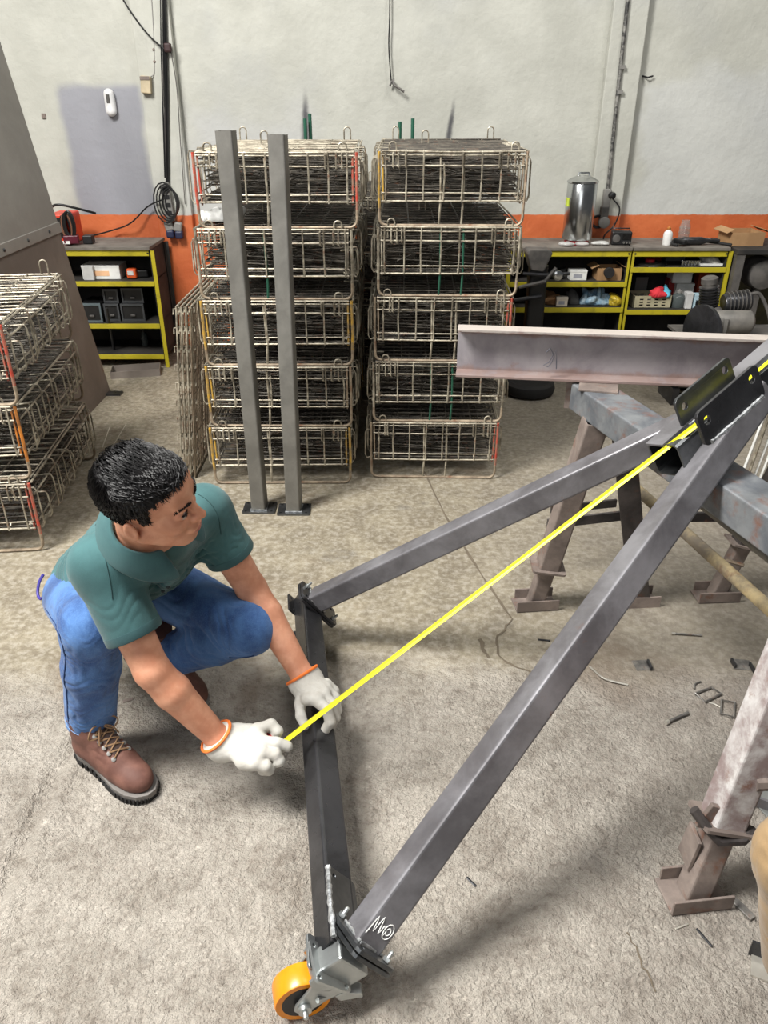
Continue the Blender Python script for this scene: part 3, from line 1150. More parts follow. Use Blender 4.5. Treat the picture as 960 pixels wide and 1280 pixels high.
# chalk mark scribbled on the web
cw = cd_.cross(V(0, 0, 1))
sv = [(.0, .09), (.012, .105), (.022, .085), (.012, .06), (-.004, .05), (.01, .045), (.02, .06), (.03, .1), (.034, .06), (.036, .04)]
fc = k0 + cd_ * .27
nfc = V(cd_.y, -cd_.x, 0)
if nfc.y > 0:
    nfc = -nfc
MB().tube([fc + cd_ * a + V(0, 0, b) + nfc * .0285 for a, b in sv], .0016, 4).build('chalk_mark', mat('dark_marker', (78, 78, 86), .8), ch)

# ------------------------------------------------------------------ A-shaped steel frame lying on its side
A = P(384, 757, .125)
N = P(418, 1150, .125)
S1, E1 = P(452, 1176, .155), P(950, 490, .985)
S2, E2 = P(396, 750, .172), P(868, 528, .888)
bdir = (N - A).normalized()
g = ((E1 + E2) / 2 - (A + N) / 2)
g = (g - bdir * g.dot(bdir)).normalized()
nn = bdir.cross(g)
if nn.z < 0:
    nn = -nn
fr = thing('gantry_frame', 'A-shaped steel tube frame on an orange castor, propped on the trestle and being measured', 'steel frame', V(N.x, N.y, 0))
TW = .066
MB().sqtube(A - bdir * .045, N + bdir * .07, TW, TW, .004, nn * .94 - g * .34).build('base_tube', M_BLACK, fr)
cs_ = bdir * .2
l1 = MB().sqtube(S1, E1, TW, TW, .004, nn * .94 - cs_).build('leg_tube', M_RAW, fr)
l2 = MB().sqtube(S2, E2, TW, TW, .004, nn * .94 - cs_).build('leg_tube', M_RAW, fr)


def plate(c, ex, ey, w, h, th, holes, m, parent, name='plate', r=.012):
    ex, ey = Vector(ex).normalized(), Vector(ey).normalized()
    n = ex.cross(ey).normalized()
    mb = MB()
    # prism axes: side = d x up ; use up = ey so that side = +-ex
    d, side, u = MB.frame(c, c + n, ey)
    sg = 1 if side.dot(ex) > 0 else -1
    mb.prism(rrect(w, h, r), c - n * th / 2, c + n * th / 2, ey, [circ(sg * a, b, rr) for a, b, rr in holes])
    return mb.build(name, m, parent, bevel=.0012)


def bead(pts, r, parent, per=10, name='weld_bead'):
    mb = MB()
    ps = spline(pts, per)
    mb.tube(ps, [r * rng.uniform(.7, 1.25) for _ in ps], 6)
    return mb.build(name, M_WELD, parent, True)


def bolt(c, ax, parent, r=.011):
    ax = Vector(ax).normalized()
    mb = MB().lathe([(r, 0), (r, .008)], c, ax, 6).lathe([(r * .55, .008), (r * .55, .02), (r * .3, .022)], c, ax, 8)
    return mb.build('bolt', M_ZINC, parent)


# flange pairs where the legs meet the base tube
for (S, E, m, w) in ((S1, E1, M_BRKT, .13), (A + g * .046 + bdir * .034, A + g * 1.0 + bdir * .034, M_BLACK, .09)):
    d = (E - S).normalized()
    ey = nn
    ex = d.cross(ey).normalized()
    ey = ex.cross(d).normalized()
    e_ = .035 if w > .1 else .062
    hl = [(w / 2 - .018, -e_, .006), (-w / 2 + .018, -e_, .006), (w / 2 - .018, e_, .006), (-w / 2 + .018, e_, .006)]
    for k, o_ in enumerate((0.0, -.011)):
        pl = plate(S + d * o_, ex, ey, w, .11 if w > .1 else .165, .0085, hl, m, fr, 'flange_plate')
    for a, b, _ in hl[:4:3]:
        bolt(S + d * .005 + ex * a + ey * b, d, fr, .008)
    sh_ = ey * (.012 if w < .1 else 0)
    bead([S + sh_ + d * .006 + ex * TW / 2 + ey * TW / 2, S + sh_ + d * .007 - ex * TW / 2 + ey * TW / 2], .004, fr)
    bead([S + sh_ + d * .006 + ex * TW / 2 + ey * TW / 2, S + sh_ + d * .007 + ex * TW / 2 - ey * TW / 2], .004, fr)
# black bracket plate and weld along the near end of the base tube
pc = N + bdir * .0 + g * (TW / 2 + .003) + nn * .012
plate(pc, bdir, nn, .155, .085, .007, [(-.06, .028, .005), (.06, .028, .005)], M_BRKT, fr, 'bracket_plate')
bead([pc - bdir * .076 + nn * .042, pc + bdir * .0 + nn * .045, pc + bdir * .076 + nn * .042], .006, fr)
plate(N + bdir * .062 - g * .038 + nn * .0, bdir, nn, .07, .09, .006, [(0, .03, .005), (0, -.03, .005)], M_ZINC, fr, 'bracket_plate', .006)
plate(A - bdir * .01 - g * .038, bdir, nn, .09, .10, .006, [(.03, .035, .005), (-.03, .035, .005)], M_BLACK, fr, 'bracket_plate', .006)
# chalk scribble on the near leg
d = (E1 - S1).normalized()
ex = d.cross(nn * .94 - cs_).normalized()
if ex.y > 0:
    ex = -ex
ey = ex.cross(d).normalized()
if ey.z < 0:
    ey = -ey
sc2 = [(-.026, .026), (.012, .022), (-.016, .015), (.016, .011), (-.014, .003), (.004, .0)]
sc2 += [(-.002 + .015 * math.cos(a), -.014 + .010 * math.sin(a)) for a in [1.6 + .55 * k for k in range(14)]]
sc2 += [(-.002 + .007 * math.cos(a), -.014 + .005 * math.sin(a)) for a in [1.6 + .6 * k for k in range(11)]]
pts = spline([S1 + d * (.05 + a) + ex * (TW / 2 + .0006) + ey * b for a, b in sc2], 3)
MB().tube(pts, .0011, 4).build('chalk_scribble', M_WHITE, l1)


def castor(c, wheel_c, axis, name, parent):
    """swivel castor: zinc fork and plate, orange tyre on a black hub"""
    axis = Vector(axis).normalized()
    R0, wd = .056, .046
    wh = MB()
    t0 = bpy.data.objects.new(name, None)
    COL.objects.link(t0)
    t0.parent = parent
    ORG[t0] = ORG[parent]
    prof = [(R0 * .74, -wd / 2), (R0 * .97, -wd / 2), (R0, -wd / 2 + .004), (R0 * 1.005, 0), (R0, wd / 2 - .004), (R0 * .97, wd / 2), (R0 * .74, wd / 2), (R0 * .72, wd / 2 - .003), (R0 * .72, -wd / 2 + .003)]
    MB().lathe(prof[:-2] , wheel_c, axis, 40).build('tyre', mat('orange_polyurethane', (238, 148, 26), .3, 0, (226, 132, 20)), t0, True)
    MB().lathe([(R0 * .755, -wd / 2 - .0005), (R0 * .755, -wd / 2 + .001), (R0 * .3, -wd / 2 + .001), (R0 * .3, wd / 2 - .001), (R0 * .755, wd / 2 - .001), (R0 * .755, wd / 2 + .0005)], wheel_c, axis, 32).build('hub', M_BLK, t0, True)
    MB().lathe([(.013, -wd / 2 - .02), (.013, wd / 2 + .02)], wheel_c, axis, 14).build('axle', M_ZINC, t0, True)
    mo = (c - wheel_c)
    mo = (mo - axis * mo.dot(axis))
    Lm = mo.length
    mo.normalize()
    sd = axis.cross(mo)
    for q in (-1, 1):
        off = axis * q * (wd / 2 + .008)
        out = [(-.017, -.012), (-.006, -.02), (.010, -.018), (.018, -.006), (.03, Lm * .62), (.045, Lm * .72), (.045, Lm * .95), (-.045, Lm * .95), (-.03, Lm * .55)]
        mb = MB()
        a, b = wheel_c + off - axis * .003, wheel_c + off + axis * .003
        dd_, side, u = MB.frame(a, b, mo)
        sg = 1 if side.dot(sd) > 0 else -1
        ol = [(sg * x, y) for x, y in out]
        mb.prism(ol, a, b, mo)
        mb.build('fork_side', M_ZINC, t0, bevel=.0012)
        bolt(wheel_c + off + axis * q * .003, axis * q, t0, .010)
    top = wheel_c + mo * Lm * .95
    plate(top, axis, sd, .085, .095, .006, [(.032, .036, .005), (-.032, .036, .005), (.032, -.036, .005), (-.032, -.036, .005)], M_ZINC, t0, 'top_plate', .008)
    MB().lathe([(.034, 0), (.036, .006), (.036, .013), (.032, .018)], top - mo * .024, mo, 24).build('swivel_race', M_ZINC, t0, True)
    return t0


wn = P(377, 1238, .0565)
wn.z = .0568
castor(N + bdir * .075 - g * .02 - nn * .0, wn, bdir * .96 + g * .0 + V(0.12, 0, .0), 'castor', fr)
# steel block between base tube and castor
cm = (N + bdir * .075 - g * .0)
blk = MB().beam(N + bdir * .082 - nn * .055 - g * .0, N + bdir * .082 + nn * .03 - g * .0, .05, .062, g).build('castor_mount', M_ZINC, fr, bevel=.005)
bp = P(436, 1240, .05)
MB().prism([(-.028, -.004), (.02, -.006), (.03, .012), (.01, .02), (-.025, .01)], bp + bdir * -.012, bp + bdir * .012, V(0, 0, 1)).build('brake_pedal', M_ZINC, fr, bevel=.003)
MB().tube([bp + V(-.02, 0, 0), wn + bdir * .03 + V(.03, 0, .02)], .006, 8).build('brake_rod', M_ZINC, fr, True)
# block carrying the far end
sb0, sb1 = P(352, 828, .0), P(382, 812, .0)
MB().beam(V(sb0.x, sb0.y, .037), V(sb1.x + .02, sb1.y, .037), .07, .073).solo('support_block', M_BLACK, 'dark steel block under the far end of the base tube', 'block', bevel=.004)

# mast stub with bracket plates at the apex
mdir = (P(974, 452, 1.012) - P(834, 575, .853)).normalized()
q0 = P(834, 575, .853)
mt = MB().sqtube(q0, q0 + mdir * .62, .088, .088, .004, nn, .014).build('mast_tube', M_BRKT, fr)
es = mdir.cross(nn).normalized()
if es.y > 0:
    es = -es                                        # towards the camera
en = es.cross(mdir).normalized()
if en.z < 0:
    en = -en
ang = MB().beam(q0 - mdir * .01 + en * .047 - es * .012, q0 + mdir * .62 + en * .047 - es * .012, .05, .005, en).build('flat_strip', M_RAW, fr)
for sgn, sh, m in ((-1, .165, M_BRKT), (1, .178, M_BLACK)):
    c_ = P(882, 491, .985) if sgn < 0 else P(913, 506, 1.035)
    plate(c_, mdir, en, .205, .08, .008, [(-.077, .012, .010), (.077, .016, .010)], m, fr, 'bracket_plate', .014)
    bead([c_ - mdir * .088 - en * .034 + es * .007, c_ - en * .036 + es * .006, c_ + mdir * .088 - en * .034 + es * .007], .0045, fr, 14)

# ------------------------------------------------------------------ tape measure blade
_o, _r = q0 + en * .054, _ray(871, 531)
_t = (_o - V(0, 0, CAM_H)).dot(en) / _r.dot(en)
T0, T1 = P(357, 926, .185), V(0, 0, CAM_H) + _r * _t
T2 = T1 + mdir * .5
tm = thing('tape_measure', 'bright yellow steel tape measure stretched from the gloved hand to the frame apex', 'tape measure', V(T0.x, T0.y, T0.z))
td = (T1 - T0).normalized()
view = (V(0, 0, CAM_H) - (T0 + T1) / 2).normalized()
up = (V(0, -.55, .83) - td * V(0, -.55, .83).dot(td)).normalized()
prof = [(-.0062, .0012), (-.003, .0002), (0, -.0004), (.003, .0002), (.0062, .0012), (.0062, .0018), (.003, .0008), (0, .0002), (-.003, .0008), (-.0062, .0018)]
MB().prism(prof, T0, T1, up).build('blade', mat('yellow_tape_blade', (232, 228, 30), .4, 0, (222, 216, 24)), tm)
MB().prism(prof, T1, T2, en).build('blade', mat('yellow_tape_blade', (232, 228, 30)), tm)
mk = MB()
for k in range(60):
    c_ = T0 + td * (.05 + .02 * k)
    mk.box(c_ + up * .0019 + td.cross(up) * .004, (.0008, .0025, .0003), Matrix((td, td.cross(up), up)).transposed())
mk.build('tick_marks', M_BLK, tm)
MB().box(P(337, 921, .19), (.026, .012, .014), Matrix.Rotation(-.35, 3, 'Z')).build('red_grip', mat('red_plastic', (176, 28, 30), .4), tm, bevel=.003)
MB().box(T0 - td * .004, (.008, .016, .010)).build('end_hook', M_BLACK, tm, bevel=.001)

# ------------------------------------------------------------------ people
def cloth_material(name, c1, c2, scale=420.0, bump=0.25, rough=0.85, fade=None):
    t = NT(name)
    weave = t.noise(scale, 2, 0.5)
    big = t.noise(9, 4, 0.6)
    col = t.mix(t.ramp(big, 0.35, 0.65), lin(c1), lin(c2))
    col = t.mix(t.math('MULTIPLY', t.ramp(weave, .4, .7), .3), col, lin(fade or c2))
    return t.set(col, rough, 0, t.bump(weave, bump, .0015), Sheen_Weight=0.15)


def skin_material():
    t = NT('tan_skin')
    n = t.noise(28, 5, .6)
    col = t.mix(t.ramp(n, .35, .68), lin((200, 138, 108)), lin((216, 158, 128)))
    f = t.noise(220, 3, .6)
    m = t.set(col, .52, 0, t.bump(f, .08, .001), Subsurface_Weight=.12, Subsurface_Scale=.02)
    t.b.inputs['Subsurface Radius'].default_value = (1, .35, .2)
    return m


M_SKIN = skin_material()
M_LIP = mat('lip_skin', (172, 98, 84), .45)
M_HAIR = mat('black_hair', (12, 11, 12), .5, 0, (24, 22, 23), scale=60, Specular_IOR_Level=.28)
M_SHIRT = cloth_material('teal_pique_cotton', (50, 88, 90), (62, 104, 106), 520, .3)
M_SHIRTD = cloth_material('dark_teal_rib', (44, 80, 84), (56, 96, 98), 520, .3)
M_JEANS = cloth_material('blue_denim', (38, 72, 126), (76, 118, 174), 360, .35, .85, (98, 138, 188))
M_GLOVE = mat('off_white_leather', (212, 210, 203), .65, 0, (192, 188, 179), scale=14, bump=.25, bscale=120)
M_CUFF = mat('orange_cuff_binding', (236, 122, 50), .7)
M_BOOT = mat('brown_boot_leather', (98, 64, 54), .7, 0, (122, 84, 72), scale=18, bump=.15)
M_SOLE = mat('grey_midsole', (112, 108, 104), .65)
M_LACE = mat('tan_lace', (140, 110, 80), .8)
M_KHAKI = cloth_material('khaki_twill', (136, 111, 77), (158, 131, 94), 380, .3)

Vn = lambda a: np.array(a, float)


def boot(name, O, F, U, parent, vx=.0028, leather=None, detail=True):
    F = Vector(F).normalized()
    U = (Vector(U) - F * Vector(U).dot(F)).normalized()
    S = F.cross(U)
    L = lambda f, s_, u: Vector(O) + F * f + S * s_ + U * u
    root = bpy.data.objects.new(name, None)
    COL.objects.link(root)
    root.parent = parent
    ORG[root] = ORG[parent]
    cs = [L(f, s_, u) for f in (-.03, .33) for s_ in (-.08, .08) for u in (-.02, .21)]
    lo = [min(c[i] for c in cs) for i in range(3)]
    hi = [max(c[i] for c in cs) for i in range(3)]
    v = Vol(lo, hi, vx)
    v.cap(L(.045, 0, .05), L(.07, 0, .13), .040, .044, .02)
    v.cap(L(.07, 0, .12), L(.066, 0, .178), .046, .050, .02)
    v.cap(L(.07, 0, .066), L(.185, 0, .052), .043, .040, .02, flat=(S, 1.14))
    v.cap(L(.10, 0, .115), L(.185, 0, .072), .036, .032, .025)
    v.ell(L(.228, 0, .044), (F, S, U), (.066, .044, .037), .02)
    v.ell(L(.15, 0, .03), (F, S, U), (.13, .036, .03), .02)
    v.cut(L(0, 0, .020), -U, .002)
    v.cut(L(0, 0, .178), U, .004)
    v.fold(L(.15, 0, .09), .045, F, .022, .0018, .4)
    # padded collar groove and toe-cap seam
    v.mesh('upper', leather or M_BOOT, root)
    out = [(.005, 0), (.018, .028), (.05, .038), (.11, .036), (.17, .044), (.21, .050), (.25, .047), (.28, .034), (.298, .012)]
    ol = out + [(f, -s_) for f, s_ in reversed(out[1:])]

    def slab(u0, u1, g, nm, m):
        mb = MB()
        d_, side, up = MB.frame(L(0, 0, u0), L(0, 0, u1), F)
        sg = 1 if side.dot(S) > 0 else -1
        mb.prism([(sg * s_ * g, f * 1.0 + (f - .15) * (g - 1)) for f, s_ in ol], L(0, 0, u0), L(0, 0, u1), F)
        return mb.build(nm, m, root, bevel=.002)
    slab(.010, .027, 1.04, 'midsole', M_SOLE)
    slab(.005, .0105, 1.02, 'outsole', M_RUBBER)
    if detail:
        mb = MB()
        pts = ol
        for i in range(len(pts)):
            a, b = pts[i], pts[(i + 1) % len(pts)]
            for q in (.15, .5, .85):
                f, s_ = a[0] + (b[0] - a[0]) * q, a[1] + (b[1] - a[1]) * q
                mb.box(L(f, s_ * .97, .008), (.011, .013, .016), Matrix((F, S, U)).transposed())
        mb.build('tread_lugs', M_RUBBER, root)
        rows = [(.118, .165), (.128, .15), (.142, .135), (.158, .121), (.174, .109), (.19, .098)]
        rows = [(.116 + .017 * k, .151 - .0098 * k) for k in range(6)]
        lp = MB()
        for i, (f, u) in enumerate(rows):
            for sg in (-1, 1):
                MB().lathe([(.0045, 0), (.0062, .001), (.0062, .003), (.003, .004)], L(f - .004, sg * .023, u - .006), (U * .8 + F * .45 + S * sg * .3), 8).build('eyelet', M_GREYP, root, True)
        for i in range(len(rows) - 1):
            (f0, u0), (f1, u1) = rows[i], rows[i + 1]
            for sg in (-1, 1):
                a, b = L(f0 - .002, sg * .022, u0 - .001), L(f1 - .002, -sg * .022, u1 - .001)
                mid = (a + b) / 2 + (U * .8 + F * .5) * .006
                lp.tube(spline([a, mid, b], 4), .0023, 5)
        f, u = rows[0]
        c = L(f + .01, 0, u + .008)
        for sg in (-1, 1):
            lp.tube(spline([c, c + S * sg * .03 + U * .012 + F * .01, c + S * sg * .045 - U * .012 + F * .012, c + S * sg * .018 - U * .016 + F * .02, c], 5), .0022, 5)
            lp.tube(spline([c, c + S * sg * .02 + F * .02 - U * .01, c + S * sg * .03 + F * .03 - U * .035], 5), .0022, 5)
        lp.build('laces', M_LACE, root, True)
        # tongue
        MB().prism(rrect(.036, .005, .002), L(.102, 0, .158), L(.196, 0, .103), U).build('tongue', mat('dark_brown_tongue', (58, 40, 34), .7), root)
    return root


def build_man():
    t = thing('person', 'crouching person in a teal polo shirt, blue jeans and white gloves holding the tape', 'person', (-.70, 1.66, 0))
    hC = Vn((-.4995, 1.4313, .8624))
    f, u, r = Vn((.994, -.070, -.085)), Vn((.056, -.340, .939)), Vn((-.0945, -.938, -.334))
    H = lambda a, b, c=0.0: hC + f * a + u * b + r * c
    ax = (f, u, r)
    shR, shL = Vn((-.648, 1.492, .655)), Vn((-.463, 1.738, .66))
    elR, wrR = Vn(P(190, 838, .415)), Vn(P(272, 922, .205))
    elL, wrL = Vn(P(314, 735, .42)), Vn(P(379, 846, .225))
    neck = Vn((-.543, 1.535, .716))
    chest = Vn((-.615, 1.665, .59))
    pel = Vn((-.80, 1.88, .37))
    lat = (shL - shR) / np.linalg.norm(shL - shR)

    # ---- body: head, neck, arms, trunk as one surface
    v = Vol((-.80, 1.22, .13), (-.14, 1.98, 1.01), .0027)
    v.ell(H(-.010, .026), ax, (.092, .084, .072), .01)
    v.ell(H(.034, -.045), ax, (.064, .076, .057), .02)
    v.ell(H(.072, -.100), ax, (.026, .019, .026), .018)
    for q in (-1, 1):
        v.cap(H(.0, -.062, q * .054), H(.066, -.102, q * .016), .018, .016, .02)
        v.ell(H(.064, -.034, q * .038), ax, (.026, .022, .022), .02)
    v.cap(H(.087, .014, -.034), H(.087, .014, .034), .011, .011, .012)
    v.ell(H(.075, .045), ax, (.024, .035, .05), .02)
    for q in (-1, 1):
        v.ell(H(.102, -.004, q * .033), ax, (.016, .011, .017), .008, op='s')
        v.ell(H(.0815, -.005, q * .033), ax, (.0125, .0115, .0145), .003)
    v.cap(H(.090, .008), H(.111, -.033), .0075, .0095, .01)
    v.ell(H(.112, -.036), ax, (.0125, .0095, .0115), .006)
    for q in (-1, 1):
        v.ell(H(.100, -.040, q * .012), ax, (.012, .009, .008), .005)
    v.ell(H(.094, -.068), ax, (.013, .014, .026), .012)
    v.ell(H(.101, -.067), ax, (.008, .0055, .019), .004)
    v.ell(H(.099, -.079), ax, (.009, .006, .017), .004)
    v.cap(H(.111, -.0728, -.022), H(.111, -.0728, .022), .0035, .0035, .003, op='s')
    for q in (-1, 1):
        ea = (f * .94 + u * .2, u * .95 - f * .25, r * q)
        ea = [e / np.linalg.norm(e) for e in ea]
        v.ell(H(-.012, -.026, q * .076), ea, (.0145, .025, .009), .004)
        v.ell(H(-.008, -.024, q * .085), ea, (.009, .017, .007), .004, op='s')
        v.ell(H(-.006, -.046, q * .074), ax, (.009, .009, .007), .004)
    v.cap(H(-.028, -.075), neck, .051, .058, .02)
    v.cap(neck, chest, .07, .10, .03, flat=(lat, 1.3))
    v.cap(chest, pel, .10, .10, .03, flat=(lat, 1.2))
    v.cap(neck - Vn((0, 0, .02)), shR, .05, .052, .03)
    v.cap(neck - Vn((0, 0, .02)), shL, .05, .052, .03)
    for sh, el, wr in ((shR, elR, wrR), (shL, elL, wrL)):
        v.cap(sh, el, .052, .041, .03)
        v.cap(el, el + (wr - el) * .3, .041, .043, .012)
        v.cap(el + (wr - el) * .3, wr, .043, .030, .01)
        v.cap(wr, wr + (wr - el) / np.linalg.norm(wr - el) * .03, .030, .028, .01, flat=(np.cross(wr - el, (0, 0, 1)), 1.12))
    body = v.mesh('body', M_SKIN, t, 2)
    body.data.materials.append(M_LIP)
    org = Vn(ORG[t])
    lc = H(.102, -.073) - org
    for p in body.data.polygons:
        q = Vn(p.center) - lc
        a, b, c = q @ f, q @ u, q @ r
        if abs(b) < .0085 * (1 - (abs(c) / .024) ** 2) and abs(a) < .012 and abs(c) < .023:
            p.material_index = 1
    # ---- eyes and brows
    for q in (-1, 1):
        e = MB().ball(H(.0835, -.006, q * .033), .0118, 12).build('eye', mat('eye_white', (176, 164, 156), .35), t, True)
        MB().ball(H(.0905, -.0055, q * .0325), .0068, 10).build('iris', mat('dark_brown_iris', (32, 22, 18), .2), e, True)
        mb = MB()
        for k in range(70):
            s_ = rng.random()
            c0 = .012 + .042 * s_
            p0 = H(.1030 - .025 * s_ * s_, .016 + .006 * math.sin(s_ * 2.6) + rng.uniform(-.0035, .0035) * (1 - s_ * .6), q * c0)
            p1 = p0 + f * .001 + u * .003 * (1 - s_) + r * q * .007
            mb.tube([p0 - f * .002, (p0 + p1) / 2 + f * .0012, p1], [.0008, .0008, .0002], 3)
        mb.build('eyebrow', M_HAIR, t)
        mb = MB()
        for k in range(24):
            s_ = k / 23
            a = math.radians(-70 + 140 * s_)
            p0 = H(.0935 - .006 * abs(math.sin(a)), .0005, q * .033 + .0125 * math.sin(a))
            mb.tube([p0, p0 + f * .005 - u * .001, p0 + f * .007 + u * .001], [.0006, .0005, .0002], 3)
        mb.build('eyelashes', M_HAIR, t)
    # ---- hair: a cap with a hairline plus combed strands
    hv = Vol(hC - .15, hC + .15, .0028)
    hv.ell(H(-.010, .027), ax, (.0965, .0885, .0765), .01)
    hv.ell(H(.002, .052), ax, (.085, .058, .068), .02)
    hv.ell(H(.034, .070, .0), ax, (.056, .036, .054), .02)
    gx, gy, gz = [hv.lo[k] + hv.vx * np.arange(hv.n[k]) for k in range(3)]
    X, Y, Z = np.meshgrid(gx, gy, gz, indexing='ij')
    q = np.stack([X - hC[0], Y - hC[1], Z - hC[2]], -1)
    lf, lu, lr = q @ f, q @ u, np.abs(q @ r)

    def hairline(lf, lu, lr):
        """positive inside the hair region"""
        hl = np.interp(lf, [-.12, -.085, -.05, -.03, -.022, .006, .008, .026, .030, .05, .075, .10, .13], [-.085, -.075, -.062, -.04, .004, .012, -.018, -.014, .030, .050, .068, .078, .08])
        return lu - hl + np.where(lf > .03, -.10 * (lr - .03).clip(0), 0)
    g_ = hairline(lf, lu, lr)
    edge = (-g_).astype(np.float32) * .9
    hv.d = np.maximum(hv.d, edge)
    st = np.sin((lf * 1.0 + (q @ r) * 2.4 + .010 * np.sin(lf * 90)) * 300 + 3 * np.sin(lu * 60)) * .0011 + np.sin((q @ r) * 520 + lf * 160 + lu * 140) * .0008
    hv.d += st.astype(np.float32)
    hair = hv.mesh('hair', M_HAIR, t, 0)
    mb = MB()
    R_ = random.Random(4)
    n_ = 0
    tries = 0
    while n_ < 6500 and tries < 40000:
        tries += 1
        dv = Vn([R_.gauss(0, 1) for _ in range(3)])
        dv /= np.linalg.norm(dv)
        top = max(0.0, dv[1])
        rad = Vn((.106, .098, .082)) + top * Vn((-.004, .020, .0)) + max(0, dv[0]) * top * Vn((.0, .012, 0))
        dl = dv * rad / np.linalg.norm(dv * rad)
        ts = np.arange(.06, .155, .0015)
        wp = hC + f * -.012 + u * .03 + np.outer(ts, f * dl[0] + u * dl[1] + r * dl[2])
        ii = np.clip(((wp - hv.lo) / hv.vx).round().astype(int), 0, hv.n - 1)
        ins = np.nonzero(hv.d[ii[:, 0], ii[:, 1], ii[:, 2]] < 0)[0]
        if not len(ins):
            continue
        lp = Vn((-.012, .030, 0)) + dl * ts[ins[-1]]
        if hairline(np.array(lp[0]), np.array(lp[1]), np.array(abs(lp[2]))) < .004:
            continue
        nrm = dv / rad
        nrm /= np.linalg.norm(nrm)
        swirl = Vn((1.0, .0, .35 + .5 * dv[2]))
        if top < .35:
            swirl = Vn((.35, -1.0, 0))
        if dv[0] < -.35:
            swirl = Vn((-.1, -1.0, .15)) if top < .6 else Vn((.9, 0, .4))
        swirl = swirl + Vn([R_.gauss(0, .22) for _ in range(3)])
        tg = swirl - nrm * (swirl @ nrm)
        tg /= max(np.linalg.norm(tg), 1e-6)
        Ls = (.011 + .019 * top) * R_.uniform(.7, 1.2)
        lift = .12 + .28 * top * R_.random() + (.25 if top > .85 and dv[0] < 0 else 0)
        w = lambda l: hC + f * l[0] + u * l[1] + r * l[2]
        a = lp - nrm * .003
        b = lp + tg * Ls * .5 + nrm * Ls * lift
        c = lp + tg * Ls + nrm * Ls * lift * .7
        mb.tube([w(a), w(b), w(c)], [.0013, .0011, .0002], 3, caps=False)
        n_ += 1
    mb.build('hair_strands', M_HAIR, t, True, kind='stuff')

    # ---- polo shirt
    sv = Vol((-1.06, 1.28, .26), (-.30, 2.10, .80), .0038)
    sv.cap(neck - Vn((.01, -.015, .03)), chest, .085, .115, .03, flat=(lat, 1.32))
    sv.cap(chest, pel + (chest - pel) * .15, .117, .122, .04, flat=(lat, 1.24))
    sv.cap(pel + (chest - pel) * .3, pel - (chest - pel) * .10, .120, .135, .03, flat=(lat, 1.22))
    for sh, el, hem in ((shR, elR, .66), (shL, elL, .56)):
        sv.cap(neck - Vn((.0, 0, .03)), sh, .055, .066, .035)
        d = (el - sh) / np.linalg.norm(el - sh)
        hp = sh + (el - sh) * hem
        sv.cap(sh, el, .067, .066, .035, cuts=[(hp, d)])
        # open sleeve mouth
        sv.cap(hp + d * .002, hp + d * .05, .058, .058, .004, op='s')
    # neck opening
    sv.cap(neck + (hC - neck) * .06, H(-.02, -.08), .060, .060, .006, op='s')
    # hem at the waist
    dp = (pel - chest) / np.linalg.norm(pel - chest)
    sv.cut(pel + dp * .080 + Vn((0, 0, .0)), dp * .75 + Vn((0, 0, -.66)), .004)
    face = np.cross(lat, (pel - chest))
    face = face / np.linalg.norm(face)
    if face[2] > 0:
        face = -face
    # placket ridge
    pf = neck + face * .055 - Vn((0, 0, .05))
    sv.cap(pf + Vn((.03, -.02, .0)), pf + dp * .13 + face * .03, .012, .012, .014)
    for c_, R0, dv, lam, am, ph in ((shR + (elR - shR) * .35, .07, (elR - shR), .045, .0022, .3), (shL + (elL - shL) * .3, .07, (elL - shL), .03, .004, 1.0),
                                    (chest + face * .1, .12, Vn((.5, .6, .7)), .06, .006, .2), (pel + (chest - pel) * .35 - face * .05, .14, dp, .05, .0055, 2.0),
                                    (shR + Vn((.02, .06, -.06)), .08, Vn((.8, -.2, .6)), .045, .006, .5), (shL + Vn((-.05, -.04, -.08)), .08, Vn((.3, .8, .6)), .04, .005, .9),
                                    (pel + (chest - pel) * .1 + Vn((-.08, -.05, 0)), .10, dp, .035, .005, 1.2)):
        sv.fold(c_, R0, dv, lam, am, ph)
    shirt = sv.mesh('polo_shirt', M_SHIRT, t, 1)
    # ribbed sleeve bands
    for sh, el, hem in ((shR, elR, .66), (shL, elL, .56)):
        d = (el - sh) / np.linalg.norm(el - sh)
        hp = sh + (el - sh) * hem
        mb = MB()
        mb.lathe([(.0605, -.022), (.0675, -.022), (.0680, -.004), (.066, .0), (.060, .0)], hp, d, 36)
        mb.f = mb.f[:-2]
        mb.build('sleeve_band', M_SHIRTD, shirt, True)
    # collar: stand and fold-over around the neck
    na = Vector(H(-.025, -.075) - neck).normalized()
    nc = Vector(neck) + na * .054 + Vector((.0, -.002, 0))
    fw = Vector((.80, -.60, 0))
    fw = (fw - na * fw.dot(na)).normalized()
    sd = na.cross(fw)
    cm = MB()
    nseg = 30
    rows = [(.062, .036), (.068, .041), (.078, .034), (.099, .012), (.114, -.008), (.110, -.013), (.090, .006), (.066, .022)]
    vs, fs = [], []
    for k in range(nseg + 1):
        a = math.radians(18 + (360 - 36) * k / nseg)
        e = fw * math.cos(a) + sd * math.sin(a)
        pt = max(0, math.cos(a)) ** 2
        for j, (rr, zz) in enumerate(rows):
            ext = (.020 * pt if j in (3, 4, 5) else 0)
            vs.append(nc + e * (rr * (1 + .05 * math.cos(a)) + ext) + na * (zz - (.030 * pt) - (.02 * pt if j in (4, 5) else 0)))
    m_ = len(rows)
    for k in range(nseg):
        for j in range(m_):
            j2 = (j + 1) % m_
            fs.append((k * m_ + j, k * m_ + j2, (k + 1) * m_ + j2, (k + 1) * m_ + j))
    fs += [tuple(range(m_)), tuple(nseg * m_ + j for j in reversed(range(m_)))]
    cm._add(vs, fs)
    co = cm.build('collar', M_SHIRTD, shirt, True)
    md = co.modifiers.new('sub', 'SUBSURF')
